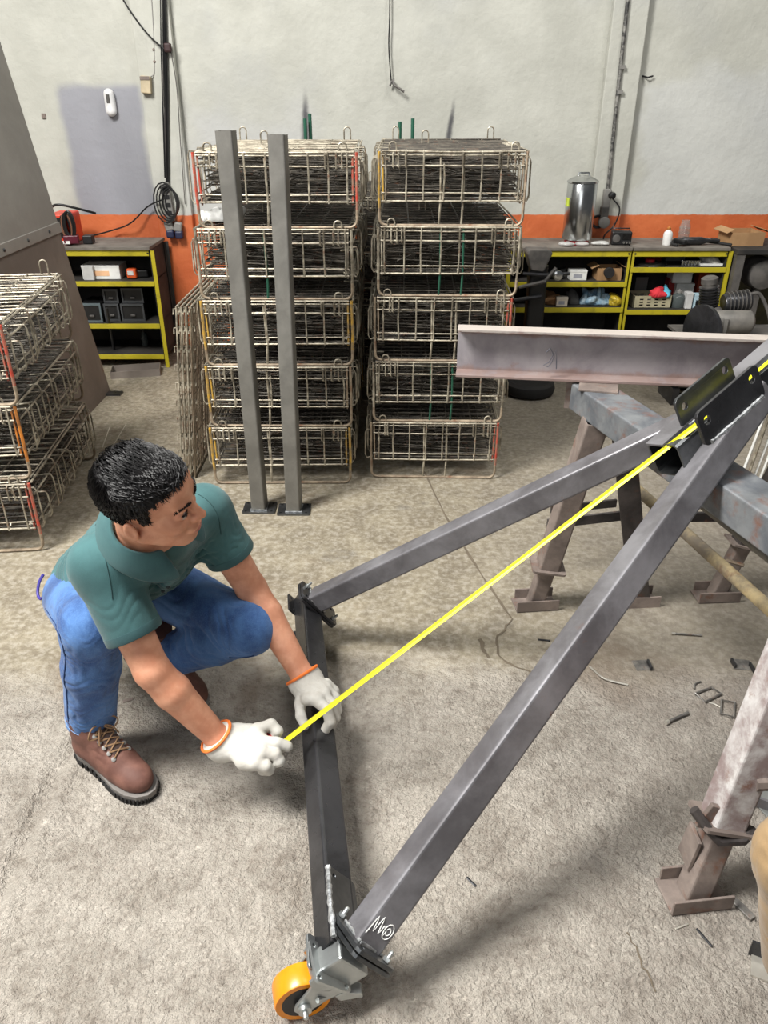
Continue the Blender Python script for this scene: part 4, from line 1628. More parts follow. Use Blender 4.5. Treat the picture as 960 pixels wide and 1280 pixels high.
    md.levels = md.render_levels = 1

    # ---- jeans
    hipR, hipL = Vn((-.868, 1.812, .345)), Vn((-.742, 1.935, .345))
    knR, knL = Vn((-.705, 1.502, .475)), Vn((-.365, 1.680, .335))
    anR, anL = Vn((-.784, 1.546, .135)), Vn((-.632, 1.770, .165))
    jv = Vol((-1.05, 1.34, .06), (-.24, 2.12, .62), .0038)
    jv.cap(pel + Vn((.05, -.05, .05)), pel + Vn((-.01, .01, -.03)), .105, .117, .03, flat=(lat, 1.2))
    jv.cut(pel + (chest - pel) * .22, (chest - pel), .004)
    for hp, kn, an, w in ((hipR, knR, anR, 1), (hipL, knL, anL, 1)):
        jv.cap(hp, kn, .098, .071, .03)
        mid = kn + (an - kn) * .4
        jv.cap(kn, mid, .071, .069, .025)
        d = (an - kn) / np.linalg.norm(an - kn)
        jv.cap(mid, an + d * .03, .069, .063, .02, cuts=[(an + d * .004, d)])
        back = (hp + an) / 2 - kn
        back /= np.linalg.norm(back)
        jv.fold(kn + back * .05, .085, d, .034, .0065, .4)
        jv.fold(an - d * .05, .075, d, .030, .0060, 1.3)
        jv.fold(hp + (kn - hp) * .55, .10, d * .6 + (kn - hp) * 2, .055, .0035, .8)
        jv.fold(kn + (an - kn) * .45, .09, d, .05, .0035, 2.2)
    jeans = jv.mesh('jeans', M_JEANS, t, 1)
    bpy.context.view_layer.update()

    def on(obj, o_, dv, lift=.0008):
        '''outermost point of a garment met when looking back along dv'''
        o_, dv = Vector(o_), Vector(dv).normalized()
        hit, loc, nr, _ = obj.ray_cast(o_ + dv * .35 - ORG[t], -dv)
        return loc + ORG[t] + nr * lift if hit and (loc + ORG[t] - o_).length < .15 else None

    def seam(obj, pts, rad, m, nm='seam'):
        pts = [q for q in pts if q is not None]
        if len(pts) > 2:
            MB().tube(pts, rad, 5).build(nm, m, obj, True)
    M_STITCH = mat('denim_seam', (34, 60, 104), .9)
    outR = -lat * .9 + Vn((0, 0, .25))
    seam(jeans, [on(jeans, hipR + (knR - hipR) * q, outR) for q in np.linspace(.1, .95, 14)] + [on(jeans, knR + (anR - knR) * q, outR) for q in np.linspace(.1, .95, 14)], .0016, M_STITCH)
    seam(jeans, [on(jeans, hipL + (knL - hipL) * q, (.3, -.6, -.35)) for q in np.linspace(.15, .95, 14)], .0016, M_STITCH)
    for an_, kn_ in ((anR, knR),):
        d = (an_ - kn_) / np.linalg.norm(an_ - kn_)
        e1 = np.cross(d, (1, .2, 0))
        e1 /= np.linalg.norm(e1)
        e2 = np.cross(d, e1)
        seam(jeans, [on(jeans, an_ - d * .012, e1 * math.cos(a) + e2 * math.sin(a)) for a in np.linspace(0, 2 * math.pi, 30)], .0012, mat('pale_stitch', (120, 150, 190), .9), 'hem_stitch')
    M_SEAM = mat('shirt_seam', (40, 70, 72), .9)
    for sh, el in ((shR, elR), (shL, elL)):
        ctr = sh * .78 + neck * .22 - Vn((0, 0, .02))
        ax_s = sh - neck
        ax_s[2] = 0
        ax_s /= np.linalg.norm(ax_s)
        e1 = Vn((0, 0, 1.0))
        e2 = np.cross(ax_s, e1)
        seam(shirt, [on(shirt, ctr, e1 * math.cos(a) + e2 * math.sin(a) + ax_s * .15, .0003) for a in np.linspace(-1.9, 1.9, 26)], .0012, M_SEAM)
    for q in (.03, .075):
        b_ = on(shirt, pf + dp * q, face, .001)
        if b_ is not None:
            MB().ball(b_, (.005, .005, .005), 8).build('button', mat('dark_button', (28, 44, 48), .4), shirt, True)
    # ---- key loop on the belt
    kl = Vector((-.972, 1.845, .40))
    MB().tube(spline([kl, kl + V(-.012, -.01, -.02), kl + V(-.014, -.03, -.045), kl + V(0, -.05, -.05), kl + V(.012, -.055, -.04)], 4), .004, 6).build('key_loop', mat('violet_cord', (66, 56, 140), .5), t, True)

    # ---- boots
    boot('boot', (-.842, 1.572, .002), (.81, -.585, 0), (0, 0, 1), t)
    Fd = Vector((.80, -.42, -.42)).normalized()
    toe = Vector((-.535, 1.716, .012))
    boot('boot', toe - Fd * .295 + V(0, 0, 0.0), Fd, (.35, -.2, .9), t)

    # ---- gloves with five fingers
    def glove(wr, el, palm, knk, fingers, thumb, pn, bulk):
        g = Vol((min(wr[0], palm[0]) - .09, min(wr[1], palm[1]) - .13, .06), (max(wr[0], palm[0]) + .14, max(wr[1], palm[1]) + .11, .31), .0021)
        d = (wr - el) / np.linalg.norm(wr - el)
        sidev = np.cross(d, pn)
        sidev /= np.linalg.norm(sidev)
        g.cap(wr - d * .008, wr + d * .035, .040, .035, .01, flat=(sidev, 1.15), cuts=[(wr - d * .006, -d)])
        g.cap(wr + d * .02, palm, .030, .024, .02, flat=(sidev, 1.5))
        for k_ in knk:
            g.cap(palm, k_, .020, .0135, .014)
        for a, b in zip(knk[:-1], knk[1:]):
            g.cap(a, b, .0135, .0135, .01)
        for a, b, rr in bulk:
            g.cap(a, b, rr, rr, .014)
        for fg in fingers:
            g.chain(fg, [.0155, .0148, .0138, .0125, .011][:len(fg)], .0045)
        g.chain(thumb, [.017, .0145, .0132, .012][:len(thumb)], .006)
        g.fold(wr + d * .03, .035, sidev, .014, .0018, .3)
        g.fold(palm, .035, d + sidev * .4, .016, .0012, 1.1)
        go = g.mesh('glove', M_GLOVE, t, 1)
        mb = MB()
        e1, e2 = Vector(sidev), Vector(np.cross(d, sidev)).normalized()
        ring = [Vector(wr - d * .006) + e1 * (.0465 * math.cos(2 * math.pi * k / 28)) + e2 * (.0405 * math.sin(2 * math.pi * k / 28)) for k in range(28)]
        mb.tube(ring, .0042, 6, closed=True)
        mb.build('cuff_binding', M_CUFF, go, True)
        return go

    p = lambda a, b, h: Vn(P(a, b, h))
    # left hand astride the base tube
    glove(wrL, elL, p(390, 868, .212),
          [p(384, 874, .222), p(397, 874, .224), p(405, 868, .220), p(408, 860, .212)],
          [[p(396, 876, .222), p(408, 886, .212), p(413, 902, .180), p(405, 915, .146)],
           [p(404, 870, .220), p(415, 880, .205), p(419, 897, .168), p(413, 908, .138)],
           [p(408, 862, .214), p(418, 872, .196), p(421, 888, .158), p(416, 897, .132)],
           [p(408, 855, .208), p(417, 864, .188), p(420, 878, .155), p(416, 885, .135)]],
          [p(378, 862, .212), p(375, 880, .200), p(376, 895, .188), p(381, 907, .172)], Vn((.1, -.3, 1)),
          [(p(379, 858, .212), p(400, 862, .210), .023), (p(382, 866, .212), p(402, 870, .210), .021)])
    # right hand pinching the end of the tape
    glove(wrR, elR, p(303, 932, .195),
          [p(321, 912, .212), p(327, 926, .208), p(327, 941, .200), p(318, 954, .190)],
          [[p(321, 912, .212), p(339, 906, .212), p(347, 914, .202), p(343, 921, .186)],
           [p(327, 927, .208), p(346, 929, .206), p(359, 933, .192)],
           [p(327, 941, .200), p(344, 943, .192), p(349, 951, .176), p(340, 955, .160)],
           [p(318, 954, .190), p(332, 958, .180), p(336, 962, .165), p(328, 963, .150)]],
          [p(306, 938, .172), p(327, 938, .166), p(346, 937, .172), p(357, 933, .178)], Vn((.1, -.2, 1)),
          [(p(298, 916, .190), p(306, 950, .182), .025), (p(312, 915, .194), p(316, 951, .184), .021), (p(324, 916, .198), p(322, 950, .184), .017)])
    return t


man = build_man()


def build_second():
    """somebody crouching just beyond the right edge; only a knee is in the picture"""
    t = thing('person', 'person in khaki trousers crouching beside the near trestle leg', 'person', (.95, .75, 0))
    kn, an, hp = Vn((.748, .905, .405)), Vn((.818, .915, .10)), Vn((1.10, .78, .40))
    kn2, an2, hp2 = Vn((.92, .42, .42)), Vn((1.0, .50, .10)), Vn((1.16, .62, .40))
    pel, neck, head = Vn((1.14, .70, .42)), Vn((1.02, .66, .92)), Vn((.99, .65, 1.09))
    v = Vol((.6, .2, .02), (1.4, 1.1, .66), .006)
    for a, b, c in ((hp, kn, an), (hp2, kn2, an2)):
        v.cap(a, b, .105, .082, .03)
        v.cap(b, c, .080, .066, .03)
        v.fold(b, .1, c - b, .045, .006, .5)
        v.fold((b + c) / 2, .1, c - b, .05, .004, 1.0)
    v.cap(hp, hp2, .12, .12, .04)
    v.cut(pel + Vn((0, 0, .12)), (0, 0, 1))
    v.mesh('trousers', M_KHAKI, t, 1)
    b = Vol((.6, .3, .35), (1.4, 1.1, 1.26), .007)
    b.cap(pel, neck - Vn((0, 0, .08)), .09, .10, .03)
    b.cap(neck - Vn((0, 0, .06)), head - Vn((0, 0, .06)), .055, .05, .02)
    b.ell(head, np.eye(3), (.095, .078, .115), .02)
    b.ell(head + Vn((-.098, 0, -.02)), np.eye(3), (.018, .013, .02), .01)
    for q in (-1, 1):
        b.ell(head + Vn((.0, q * .078, -.02)), np.eye(3), (.018, .01, .03), .006)
    arms = (((1.0, .80, .82), (.98, .93, .56), (.84, .90, .53)), ((1.04, .50, .82), (1.06, .40, .58), (.96, .43, .55)))
    for sh, el, wr in arms:
        sh, el, wr = Vn(sh), Vn(el), Vn(wr)
        b.cap(neck - Vn((0, 0, .08)), sh, .05, .05, .03)
        b.cap(sh, el, .05, .043, .02)
        b.cap(el, wr, .043, .03, .02)
        dv = (wr - el) / np.linalg.norm(wr - el)
        b.cap(wr, wr + dv * .05, .03, .03, .01)
        for k in range(4):
            o_ = Vn((0, (k - 1.5) * .018, 0))
            b.chain([wr + dv * .05 + o_, wr + dv * (.085 - .004 * abs(k - 1)) + o_ + Vn((0, 0, -.008)), wr + dv * .10 + o_ + Vn((0, 0, -.03))], [.011, .010, .009], .004)
        b.chain([wr + dv * .02, wr + dv * .05 + Vn((0, .035, -.01)), wr + dv * .07 + Vn((0, .04, -.02))], [.014, .012, .010], .006)
    b.mesh('body', M_SKIN, t, 1)
    s = Vol((.8, .35, .38), (1.4, 1.05, 1.0), .007)
    s.cap(pel, neck - Vn((0, 0, .12)), .13, .14, .04, flat=((0, 1, 0), 1.25))
    for sh, el, wr in arms:
        sh, el = Vn(sh), Vn(el)
        s.cap(neck - Vn((0, 0, .10)), sh, .07, .07, .03)
        s.cap(sh, sh + (el - sh) * .6, .068, .066, .02)
    s.cut(neck - Vn((0, 0, .02)), (0, 0, 1))
    s.mesh('work_shirt', cloth_material('grey_work_shirt', (70, 74, 80), (86, 90, 96)), t, 1)
    h = Vol(head - .16, head + .16, .006)
    h.ell(head + Vn((.01, 0, .02)), np.eye(3), (.104, .088, .112), .02)
    h.cut(head + Vn((-.03, 0, .0)), (-.75, 0, -.66))
    h.mesh('hair', M_HAIR, t, 1)
    boot('boot', (.83, .985, .002), (.12, -1, 0), (0, 0, 1), t, .004, None, False)
    boot('boot', (1.01, .56, .002), (.12, -1, 0), (0, 0, 1), t, .004, None, False)


build_second()

# ------------------------------------------------------------------ yellow shelf units along the back wall
def shelf_unit(label, x0, x1, y0, y1, top, levels, legs_to=0.0, group=None):
    t = thing('shelf_unit', label, 'shelf', ((x0 + x1) / 2, (y0 + y1) / 2, 0), 0, group)
    a = .024
    for x, sx in ((x0, 1), (x1, -1)):
        for y, sy in ((y0, 1), (y1, -1)):
            mb = MB()
            mb.prism([(0, 0), (sx * a, 0), (sx * a, sy * .004), (sx * .004, sy * .004), (sx * .004, sy * a), (0, sy * a)], V(x, y, 0), V(x, y, top - .004), V(0, 1, 0))
            mb.build('upright', M_SHELFY if sy > 0 else M_DARK, t)
    for z in levels:
        sh = MB().bx(x0 + .005, x1 - .005, y0 + .005, y1 - .005, z - .006, z).build('shelf_deck', M_DARK, t)
        mb = MB().prism([(0, 0), (.006, 0), (.006, .032), (0, .032)], V(x0 + .002, y0 - .001, z - .032), V(x1 - .002, y0 - .001, z - .032), V(0, 0, 1))
        mb.build('front_lip', M_SHELFY, sh, bevel=.0015)
    MB().bx(x0 - .001, x1 + .001, y0 - .012, y1 + .01, top, top + .02).build('top_board', M_TOPB, t, bevel=.002)
    MB().bx(x0 + .01, x1 - .01, y0 - .002, y0 + .004, top - .036, top - .001).build('top_lip', M_SHELFY, t, bevel=.0015)
    MB().bx(x0 + .005, x1 - .005, y1 - .006, y1 - .002, .06, top).build('back_panel', M_DARK, t)
    for x in (x0 + .005, x1 - .008):
        MB().bx(x, x + .003, y0 + .006, y1 - .006, .06, top).build('side_panel', M_DARK, t)
    for x in (x0 + .016, x1 - .016):
        for z in list(levels) + [top - .002]:
            MB().lathe([(.006, 0), (.006, .004)], V(x, y0 - .001, z - .016), (0, -1, 0), 6).build('bolt', M_BLACK, t)
    return t


YF, YB = 5.0, 5.36
SL = shelf_unit('low yellow shelf unit holding a white box and dark drawers, beside the leaning sheet steel', -2.12, -1.462, YF, YB, .755, (.09, .295, .565))
SA = shelf_unit('yellow shelf unit under the silver cylinder and the black radio', .80, 1.548, YF, YB, .752, (.12, .40, .562))
SB = shelf_unit('yellow shelf unit holding a plastic basket, behind the compressor', 1.556, 2.16, YF, YB, .752, (.12, .385, .652))


def xat(px, y, z):                                   # world x of an image column at that distance and height
    dep = y * _c + (CAM_H - z) * _s
    return (px - 480) / FPX * dep


def carton(name, label, px0, px1, y, d, z, h, m, flaps=False, tilt=0.0, cat='box', label_m=None):
    x0, x1 = xat(px0, y, z), xat(px1, y, z)
    c = V((x0 + x1) / 2, y + d / 2, z)
    w = x1 - x0
    t = thing(name, label, cat, c, tilt)
    th = .004
    mb = MB()
    if flaps:
        mb.bx(-w / 2, w / 2, -d / 2, d / 2, 0, th)
        mb.bx(-w / 2, w / 2, -d / 2, -d / 2 + th, th, h).bx(-w / 2, w / 2, d / 2 - th, d / 2, th, h)
        mb.bx(-w / 2, -w / 2 + th, -d / 2 + th, d / 2 - th, th, h).bx(w / 2 - th, w / 2, -d / 2 + th, d / 2 - th, th, h)
        mb.build('box_body', m, t, local=True)
        for sx in (-1, 1):
            MB().box(V(sx * (w / 2 + .018), 0, h + .008), (.05, d, .003), Matrix.Rotation(sx * .45, 3, 'Y')).build('flap', m, t, local=True)
    else:
        mb.bx(-w / 2, w / 2, -d / 2, d / 2, 0, h)
        mb.build('box_body', m, t, bevel=.003, local=True)
        MB().bx(-w / 2 - .001, w / 2 + .001, -d / 2 - .001, d / 2 + .001, h - .012, h + .001).build('lid', m, t, bevel=.001, local=True)
    if label_m:
        MB().bx(-w * .3, w * .22, -d / 2 - .002, -d / 2 - .0008, h * .25, h * .62).build('print_panel', label_m, t, local=True)
    return t


def bottle(name, label, px, y, z, r, h, m, capm, cat='bottle'):
    x = xat(px, y, z)
    t = thing(name, label, cat, V(x, y, z))
    MB().lathe([(r * .9, 0), (r, .006), (r, h * .58), (r * .85, h * .68), (r * .38, h * .78), (r * .36, h * .82)], V(x, y, z), n=16).build('bottle_body', m, t, True)
    MB().lathe([(r * .42, h * .8), (r * .42, h * .92), (r * .2, h * .94), (r * .12, h)], V(x, y, z), n=12).build('cap', capm, t, True)
    return t


M_ORB = mat('orange_tool_plastic', (226, 92, 40), .5)
M_GLASSY = mat('smoky_clear_plastic', (104, 112, 112), .15, 0, Transmission_Weight=.5, IOR=1.3)
M_SILVER = mat('polished_stainless', (196, 198, 198), .22, 1.0)
M_REDT = mat('red_tape', (186, 38, 48), .5)

# --- left shelf contents
carton('box', 'long white cardboard box with a small print on the top shelf beside the orange tool', 104, 151, 5.06, .16, .565, .085, M_WHITE, label_m=mat('faded_orange_print', (226, 180, 140), .6))
carton('box', 'small grey-white carton standing on the shelf in front of the long white box', 105, 118, 5.03, .025, .565, .083, mat('grey_card', (196, 196, 194), .7))
t = thing('battery_tool', 'small orange and black power tool lying on the yellow shelf', 'tool', V(xat(166, 5.08, .57), 5.08, .565))
x, = (xat(166, 5.08, .57),)
MB().box(V(x, 5.08, .600), (.062, .05, .062)).build('housing', M_ORB, t, bevel=.01)
MB().box(V(x + .055, 5.12, .592), (.07, .05, .05), Matrix.Rotation(.3, 3, 'Z')).build('grip', M_BLK, t, bevel=.01)
MB().box(V(x - .002, 5.053, .605), (.038, .004, .026)).build('vent', M_WHITE, t)
for i, (px0, px1, z, h, y) in enumerate(((132, 152, .295, .115, 5.06), (153, 183, .295, .115, 5.06), (104, 130, .295, .125, 5.03), (130, 150, .411, .09, 5.08), (153, 181, .411, .095, 5.08))):
    x0, x1 = xat(px0, y, z), xat(px1, y, z)
    where = ('black drawer box in the middle of the lower row', 'black drawer box at the upright end of the lower row', 'black drawer box with a pale front frame beside the sheet steel', 'black drawer box stacked on the middle one', 'black drawer box stacked at the upright end')[i]
    t = thing('drawer_box', where + ', on the yellow shelf', 'drawer box', V((x0 + x1) / 2, y, z + .001), 0, 'drawer boxes on the left shelf')
    MB().bx(x0 + .003, x1 - .003, y, y + .2, z + .001, z + h).build('case', M_BLK, t, bevel=.004)
    fr_ = MB()
    m = mat('grey_blue_frame', (92, 104, 108), .5) if i == 2 else mat('dark_grey_frame', (62, 64, 66), .5)
    b = .014
    fr_.bx(x0 + .003, x1 - .003, y - .008, y, z + .001, z + b).bx(x0 + .003, x1 - .003, y - .008, y, z + h - b, z + h)
    fr_.bx(x0 + .003, x0 + b, y - .008, y, z + b, z + h - b).bx(x1 - b, x1 - .003, y - .008, y, z + b, z + h - b)
    fr_.build('front_frame', m, t)
    MB().bx((x0 + x1) / 2 - .015, (x0 + x1) / 2 + .015, y - .014, y - .001, z + h * .3, z + h * .4).build('pull', M_GREYM, t, bevel=.002)
# bottom shelf bottle and tray on the floor
bottle('bottle', 'dark bottle standing at the back of the bottom yellow shelf', 182, 5.2, .09, .022, .12, M_GLASSY, M_BLK)
t = thing('metal_tray', 'shallow bent sheet-metal tray lying on the floor in front of the yellow shelf', 'tray', V(-1.62, 4.86, 0), math.radians(12))
MB().bx(-.15, .15, -.07, .07, 0, .004).build('tray_base', M_SHEETB, t, local=True)
for (x0, x1, y0, y1) in ((-.15, .15, -.074, -.07), (-.15, .15, .07, .074), (-.154, -.15, -.074, .074), (.15, .154, -.074, .074)):
    MB().bx(x0, x1, y0, y1, 0, .045).build('tray_side', M_SHEETB, t, local=True)
MB().rod(W(133, 385, 4.95), P(144, 452, 0.0) + V(0, .02, .0), .009, 8).solo('steel_rod', M_BLACK, 'thin dark rod leaning on the front of the yellow shelf', 'rod')
# red welding set on top
c = V(xat(88, 5.15, .78), 5.15, .7755)
t = thing('welding_machine', 'small red and black welding machine with coiled leads on top of the yellow shelf', 'welder', c)
MB().box(c + V(-.02, .03, .09), (.13, .2, .18)).build('case', mat('red_orange_enamel', (222, 62, 34), .4), t, bevel=.01)
MB().box(c + V(-.02, -.072, .10), (.09, .006, .12)).build('front_panel', M_BLK, t, bevel=.002)
MB().lathe([(.016, 0), (.016, .012), (.010, .016)], c + V(-.02, -.076, .12), (0, -1, 0), 14).build('dial', M_WHITE, t, True)
MB().box(c + V(.045, -.09, .035), (.09, .05, .05), Matrix.Rotation(.2, 3, 'Z')).build('foot_case', mat('maroon_plastic', (86, 22, 40), .4), t, bevel=.006)
MB().box(c + V(.02, -.118, .02), (.045, .006, .018)).build('label_plate', M_WHITE, t)
for k in range(4):
    pts = [c + V(.02 + .03 * math.cos(a) + .012 * k, -.085 - .006 * k, .10 + .08 * math.sin(a) + .008 * k) for a in [2 * math.pi * j / 12 for j in range(12)]]
    MB().tube(pts, .0075, 6, closed=True).build('lead_coil', M_BLK if k != 1 else mat('brown_cable', (120, 82, 62), .6), t, True)
MB().tube(spline([c + V(-.08, -.03, .21), c + V(-.01, -.06, .235), c + V(.08, -.02, .21), c + V(.155, .1, .165)], 6), .008, 6).build('lead', M_BLK, t, True)
MB().box(c + V(.135, -.04, .028), (.06, .06, .05)).build('plug', M_BLK, t, bevel=.006)

# --- things on top of the right shelves
zt = .7725
cx = xat(720, 5.14, zt)
t = thing('steel_cylinder', 'tall polished stainless cylinder with domed lid on red tape, standing on the shelf', 'cylinder', V(cx, 5.14, zt))
MB().lathe([(.088, .028), (.092, .034), (.092, .352), (.088, .358)], V(cx, 5.14, zt), n=40).build('body', M_SILVER, t, True)
MB().lathe([(.090, .356), (.096, .36), (.096, .37), (.07, .386), (.045, .398), (.04, .4)], V(cx, 5.14, zt), n=40).build('lid', M_SILVER, t, True)
MB().tube([V(cx - .035, 5.14, zt + .395), V(cx - .03, 5.14, zt + .415), V(cx + .03, 5.14, zt + .415), V(cx + .035, 5.14, zt + .395)], .006, 8).build('lid_handle', M_SILVER, t, True)
MB().lathe([(.074, 0), (.076, .003), (.076, .028), (.07, .03)], V(cx, 5.14, zt), n=32).build('base_ring', M_REDT, t, True)
MB().box(V(cx - .088, 5.12, zt + .25), (.012, .05, .05)).build('sticker', mat('lime_sticker', (188, 204, 70), .6), t, bevel=.003)
# crumpled clear plastic beside it
v = Vol((cx - .2, 4.99, zt - .01), (cx + .24, 5.2, zt + .05), .004)
for k in range(14):
    a = V(cx + rng.uniform(-.16, .18), rng.uniform(5.03, 5.09), zt + .012)
    v.ell(a, np.eye(3), (rng.uniform(.02, .04), .02, rng.uniform(.008, .016)), .01)
v.cut((0, 0, zt + .0005), (0, 0, -1))
o = v.mesh('plastic_wrap', mat('clear_wrap', (214, 214, 210), .3, Transmission_Weight=.4), None, 0)
tag(o, 'crumpled clear plastic wrap lying around the foot of the steel cylinder', 'wrap')
# radio
cx = xat(775, 5.1, zt)
t = thing('radio', 'small black radio with carrying handle standing on the yellow shelf', 'radio', V(cx, 5.1, zt), math.radians(-4))
MB().bx(-.062, .062, -.03, .03, 0, .082).build('case', M_BLK, t, bevel=.008, local=True)
MB().lathe([(.024, 0), (.024, .004), (.018, .006)], V(-.034, -.03, .04), (0, -1, 0), 20).build('speaker', M_GREYM, t, True, local=True)
MB().bx(.004, .052, -.034, -.030, .036, .068).build('dial_window', mat('dial_black_glass', (14, 14, 16), .1), t, local=True)
for k in range(3):
    MB().lathe([(.007, 0), (.007, .008)], V(.014 + .018 * k, -.03, .018), (0, -1, 0), 10).build('knob', M_SILVER, t, True, local=True)
MB().tube([V(-.05, 0, .082), V(-.046, 0, .098), V(.046, 0, .098), V(.05, 0, .082)], .004, 6).build('handle', M_BLK, t, True, local=True)
MB().tube([V(-.056, .01, .08), V(-.052, .015, .125)], .0022, 6).build('aerial', M_SILVER, t, local=True)
# glue bottle, jar, black tools, cardboard sheet box
bottle('glue_bottle', 'white squeeze bottle with orange nozzle beside the glass jar on the shelf top', 833, 5.08, zt, .028, .115, M_WHITE, M_ORANGEP)
cx = xat(853, 5.18, zt)
t = thing('glass_jar', 'clear ribbed glass jar behind the black tools on the shelf top', 'jar', V(cx, 5.18, zt))
gl = mat('clear_glass', (235, 238, 236), .05, Transmission_Weight=.9, IOR=1.45)
MB().lathe([(.03, 0), (.034, .004), (.034, .10), (.026, .12), (.026, .135), (.023, .135), (.023, .12), (.031, .098), (.031, .008), (.0, .006)], V(cx, 5.18, zt), n=20).build('glass', gl, t, True)
for k in range(3):
    MB().tube([V(cx + .034 * math.cos(a), 5.18 + .034 * math.sin(a), zt + .03 + .03 * k) for a in [j * math.pi / 8 for j in range(16)]], .002, 5, closed=True).build('rib', gl, t, True)
t = thing('air_hammer', 'black pneumatic tool with hose lying on the shelf top', 'tool', V(xat(875, 5.07, zt), 5.07, zt))
xa, xb = xat(842, 5.07, zt), xat(905, 5.07, zt)
MB().lathe([(.016, 0), (.024, .03), (.024, .14), (.016, .17), (.010, .2), (.010, .26)], V(xa + .03, 5.07, zt + .026), (1, .06, 0), 14).build('barrel', M_BLACK, t, True)
MB().box(V(xa + .03, 5.05, zt + .026), (.03, .10, .03), Matrix.Rotation(.4, 3, 'Z')).build('grip', M_BLK, t, bevel=.008)
MB().tube(spline([V(xa, 5.0, zt + .012), V(xa - .02, 5.05, zt + .015), V(xa + .05, 5.12, zt + .03), V(xb - .05, 5.1, zt + .012), V(xb + .03, 5.03, zt + .010)], 6), .008, 6).build('hose', M_RUBBER, t, True)

# workbench on the far right with the cardboard box
t = thing('workbench', 'dark workbench against the wall beside the yellow shelves', 'workbench', V(2.65, 5.15, 0))
MB().bx(2.19, 3.3, 4.95, 5.42, .735, .765).build('bench_top', M_DARK, t, bevel=.003)
for x in (2.22, 3.25):
    for y in (4.98, 5.38):
        MB().bx(x - .025, x + .025, y - .025, y + .025, 0, .735).build('leg', M_GREYM, t)
MB().bx(2.25, 3.2, 5.36, 5.38, .05, .735).build('back_panel', mat('olive_panel', (60, 58, 40), .7, 0, (84, 80, 52)), t)
carton('cardboard_box', 'open brown cardboard box lying on the dark workbench', 912, 953, 5.08, .2, .766, .08, M_CARD, True, .05)
t = thing('motor_housing', 'grey round motor housing hanging in the shadow under the workbench', 'motor', V(2.42, 5.2, 0))
MB().lathe([(.03, 0), (.09, .02), (.10, .06), (.10, .16), (.05, .2)], V(2.42, 5.0, .60), (0, 1, 0), 24).build('shell', M_GREYM, t, True)
MB().bx(2.40, 2.44, 5.06, 5.12, 0, .52).build('stand', M_GREYM, t)

# --- contents of the right shelves
carton('box', 'small white printed carton on the upper shelf next to the open cardboard box', 712, 733, 5.04, .08, .562, .062, M_WHITE, label_m=mat('grey_print', (150, 152, 160), .7))
carton('cardboard_box', 'open brown cardboard box with a round cut-out on the upper shelf', 746, 776, 5.04, .14, .562, .075, M_CARD, True)
x = xat(760, 5.035, .6)
MB().lathe([(.032, 0), (.034, .02), (.03, .03)], V(x, 5.03, .615), (0, -1, 0), 24).solo('rubber_cup', M_RUBBER, 'black rubber cup hanging over the edge of the open cardboard box', 'cup')
carton('box', 'cream carton with printed lines on the lower shelf beside the brown paper bag', 695, 709, 5.02, .05, .40, .058, mat('cream_card', (212, 202, 186), .7), label_m=mat('grey_print', (150, 152, 160), .7))


def lump(name, label, px0, px1, y, z, h, m, cat, seed, n=10, group=None):
    R_ = random.Random(seed)
    x0, x1 = xat(px0, y, z), xat(px1, y, z)
    v = Vol((x0 - .04, y - .09, z - .01), (x1 + .04, y + .11, z + h + .03), .004)
    for k in range(n):
        c = (R_.uniform(x0 + .02, x1 - .02), y + R_.uniform(-.04, .05), z + h * R_.uniform(.2, .6))
        a = R_.uniform(0, 3)
        e1, e2 = Vn((math.cos(a), .3, math.sin(a))), Vn((-math.sin(a), .2, math.cos(a)))
        e1 /= np.linalg.norm(e1)
        e2 = e2 - e1 * (e1 @ e2)
        e2 /= np.linalg.norm(e2)
        v.ell(c, (e1, e2, np.cross(e1, e2)), (R_.uniform(.025, .06), R_.uniform(.012, .025), R_.uniform(.02, .04)), .012)
    v.ell(((x0 + x1) / 2, y, z + .01), np.eye(3), ((x1 - x0) / 2, .05, .03), .02)
    v.fold(((x0 + x1) / 2, y, z + h / 2), .1, (1, .3, .6), .03, .004, seed)
    v.cut((0, 0, z + .001), (0, 0, -1), .001)
    o = v.mesh(name, m, None, 0)
    tag(o, label, cat, group)
    return o


lump('plastic_bag', 'crumpled pale blue plastic bag on the lower yellow shelf', 724, 768, 5.1, .40, .10, mat('blue_film', (120, 158, 186), .25, 0, (168, 190, 200), scale=20), 'bag', 2)
lump('plastic_bag', 'crumpled yellow plastic bag next to the pale blue bag', 759, 774, 5.08, .40, .085, mat('yellow_film', (196, 170, 50), .3), 'bag', 3, 6)
lump('paper_bag', 'crumpled brown paper bag on the lower yellow shelf', 680, 697, 5.1, .40, .10, mat('kraft_paper', (140, 104, 70), .8), 'bag', 4, 6)
lump('rag', 'dark grey rag beside the blue plastic bag', 708, 722, 5.12, .40, .08, mat('grey_rag', (82, 82, 82), .9), 'rag', 5, 6)
lump('cable_heap', 'tangle of black cable and chrome clips on the upper shelf near the pedestal', 682, 708, 5.12, .562, .06, M_BLK, 'cable', 6, 8)
lump('paper_sheet', 'crumpled white plastic sheet lying on the fourth crate behind the steel posts', 252, 300, 3.42, 4 * CH * .99 + .012, .05, M_WHITE, 'sheet', 31, 7)
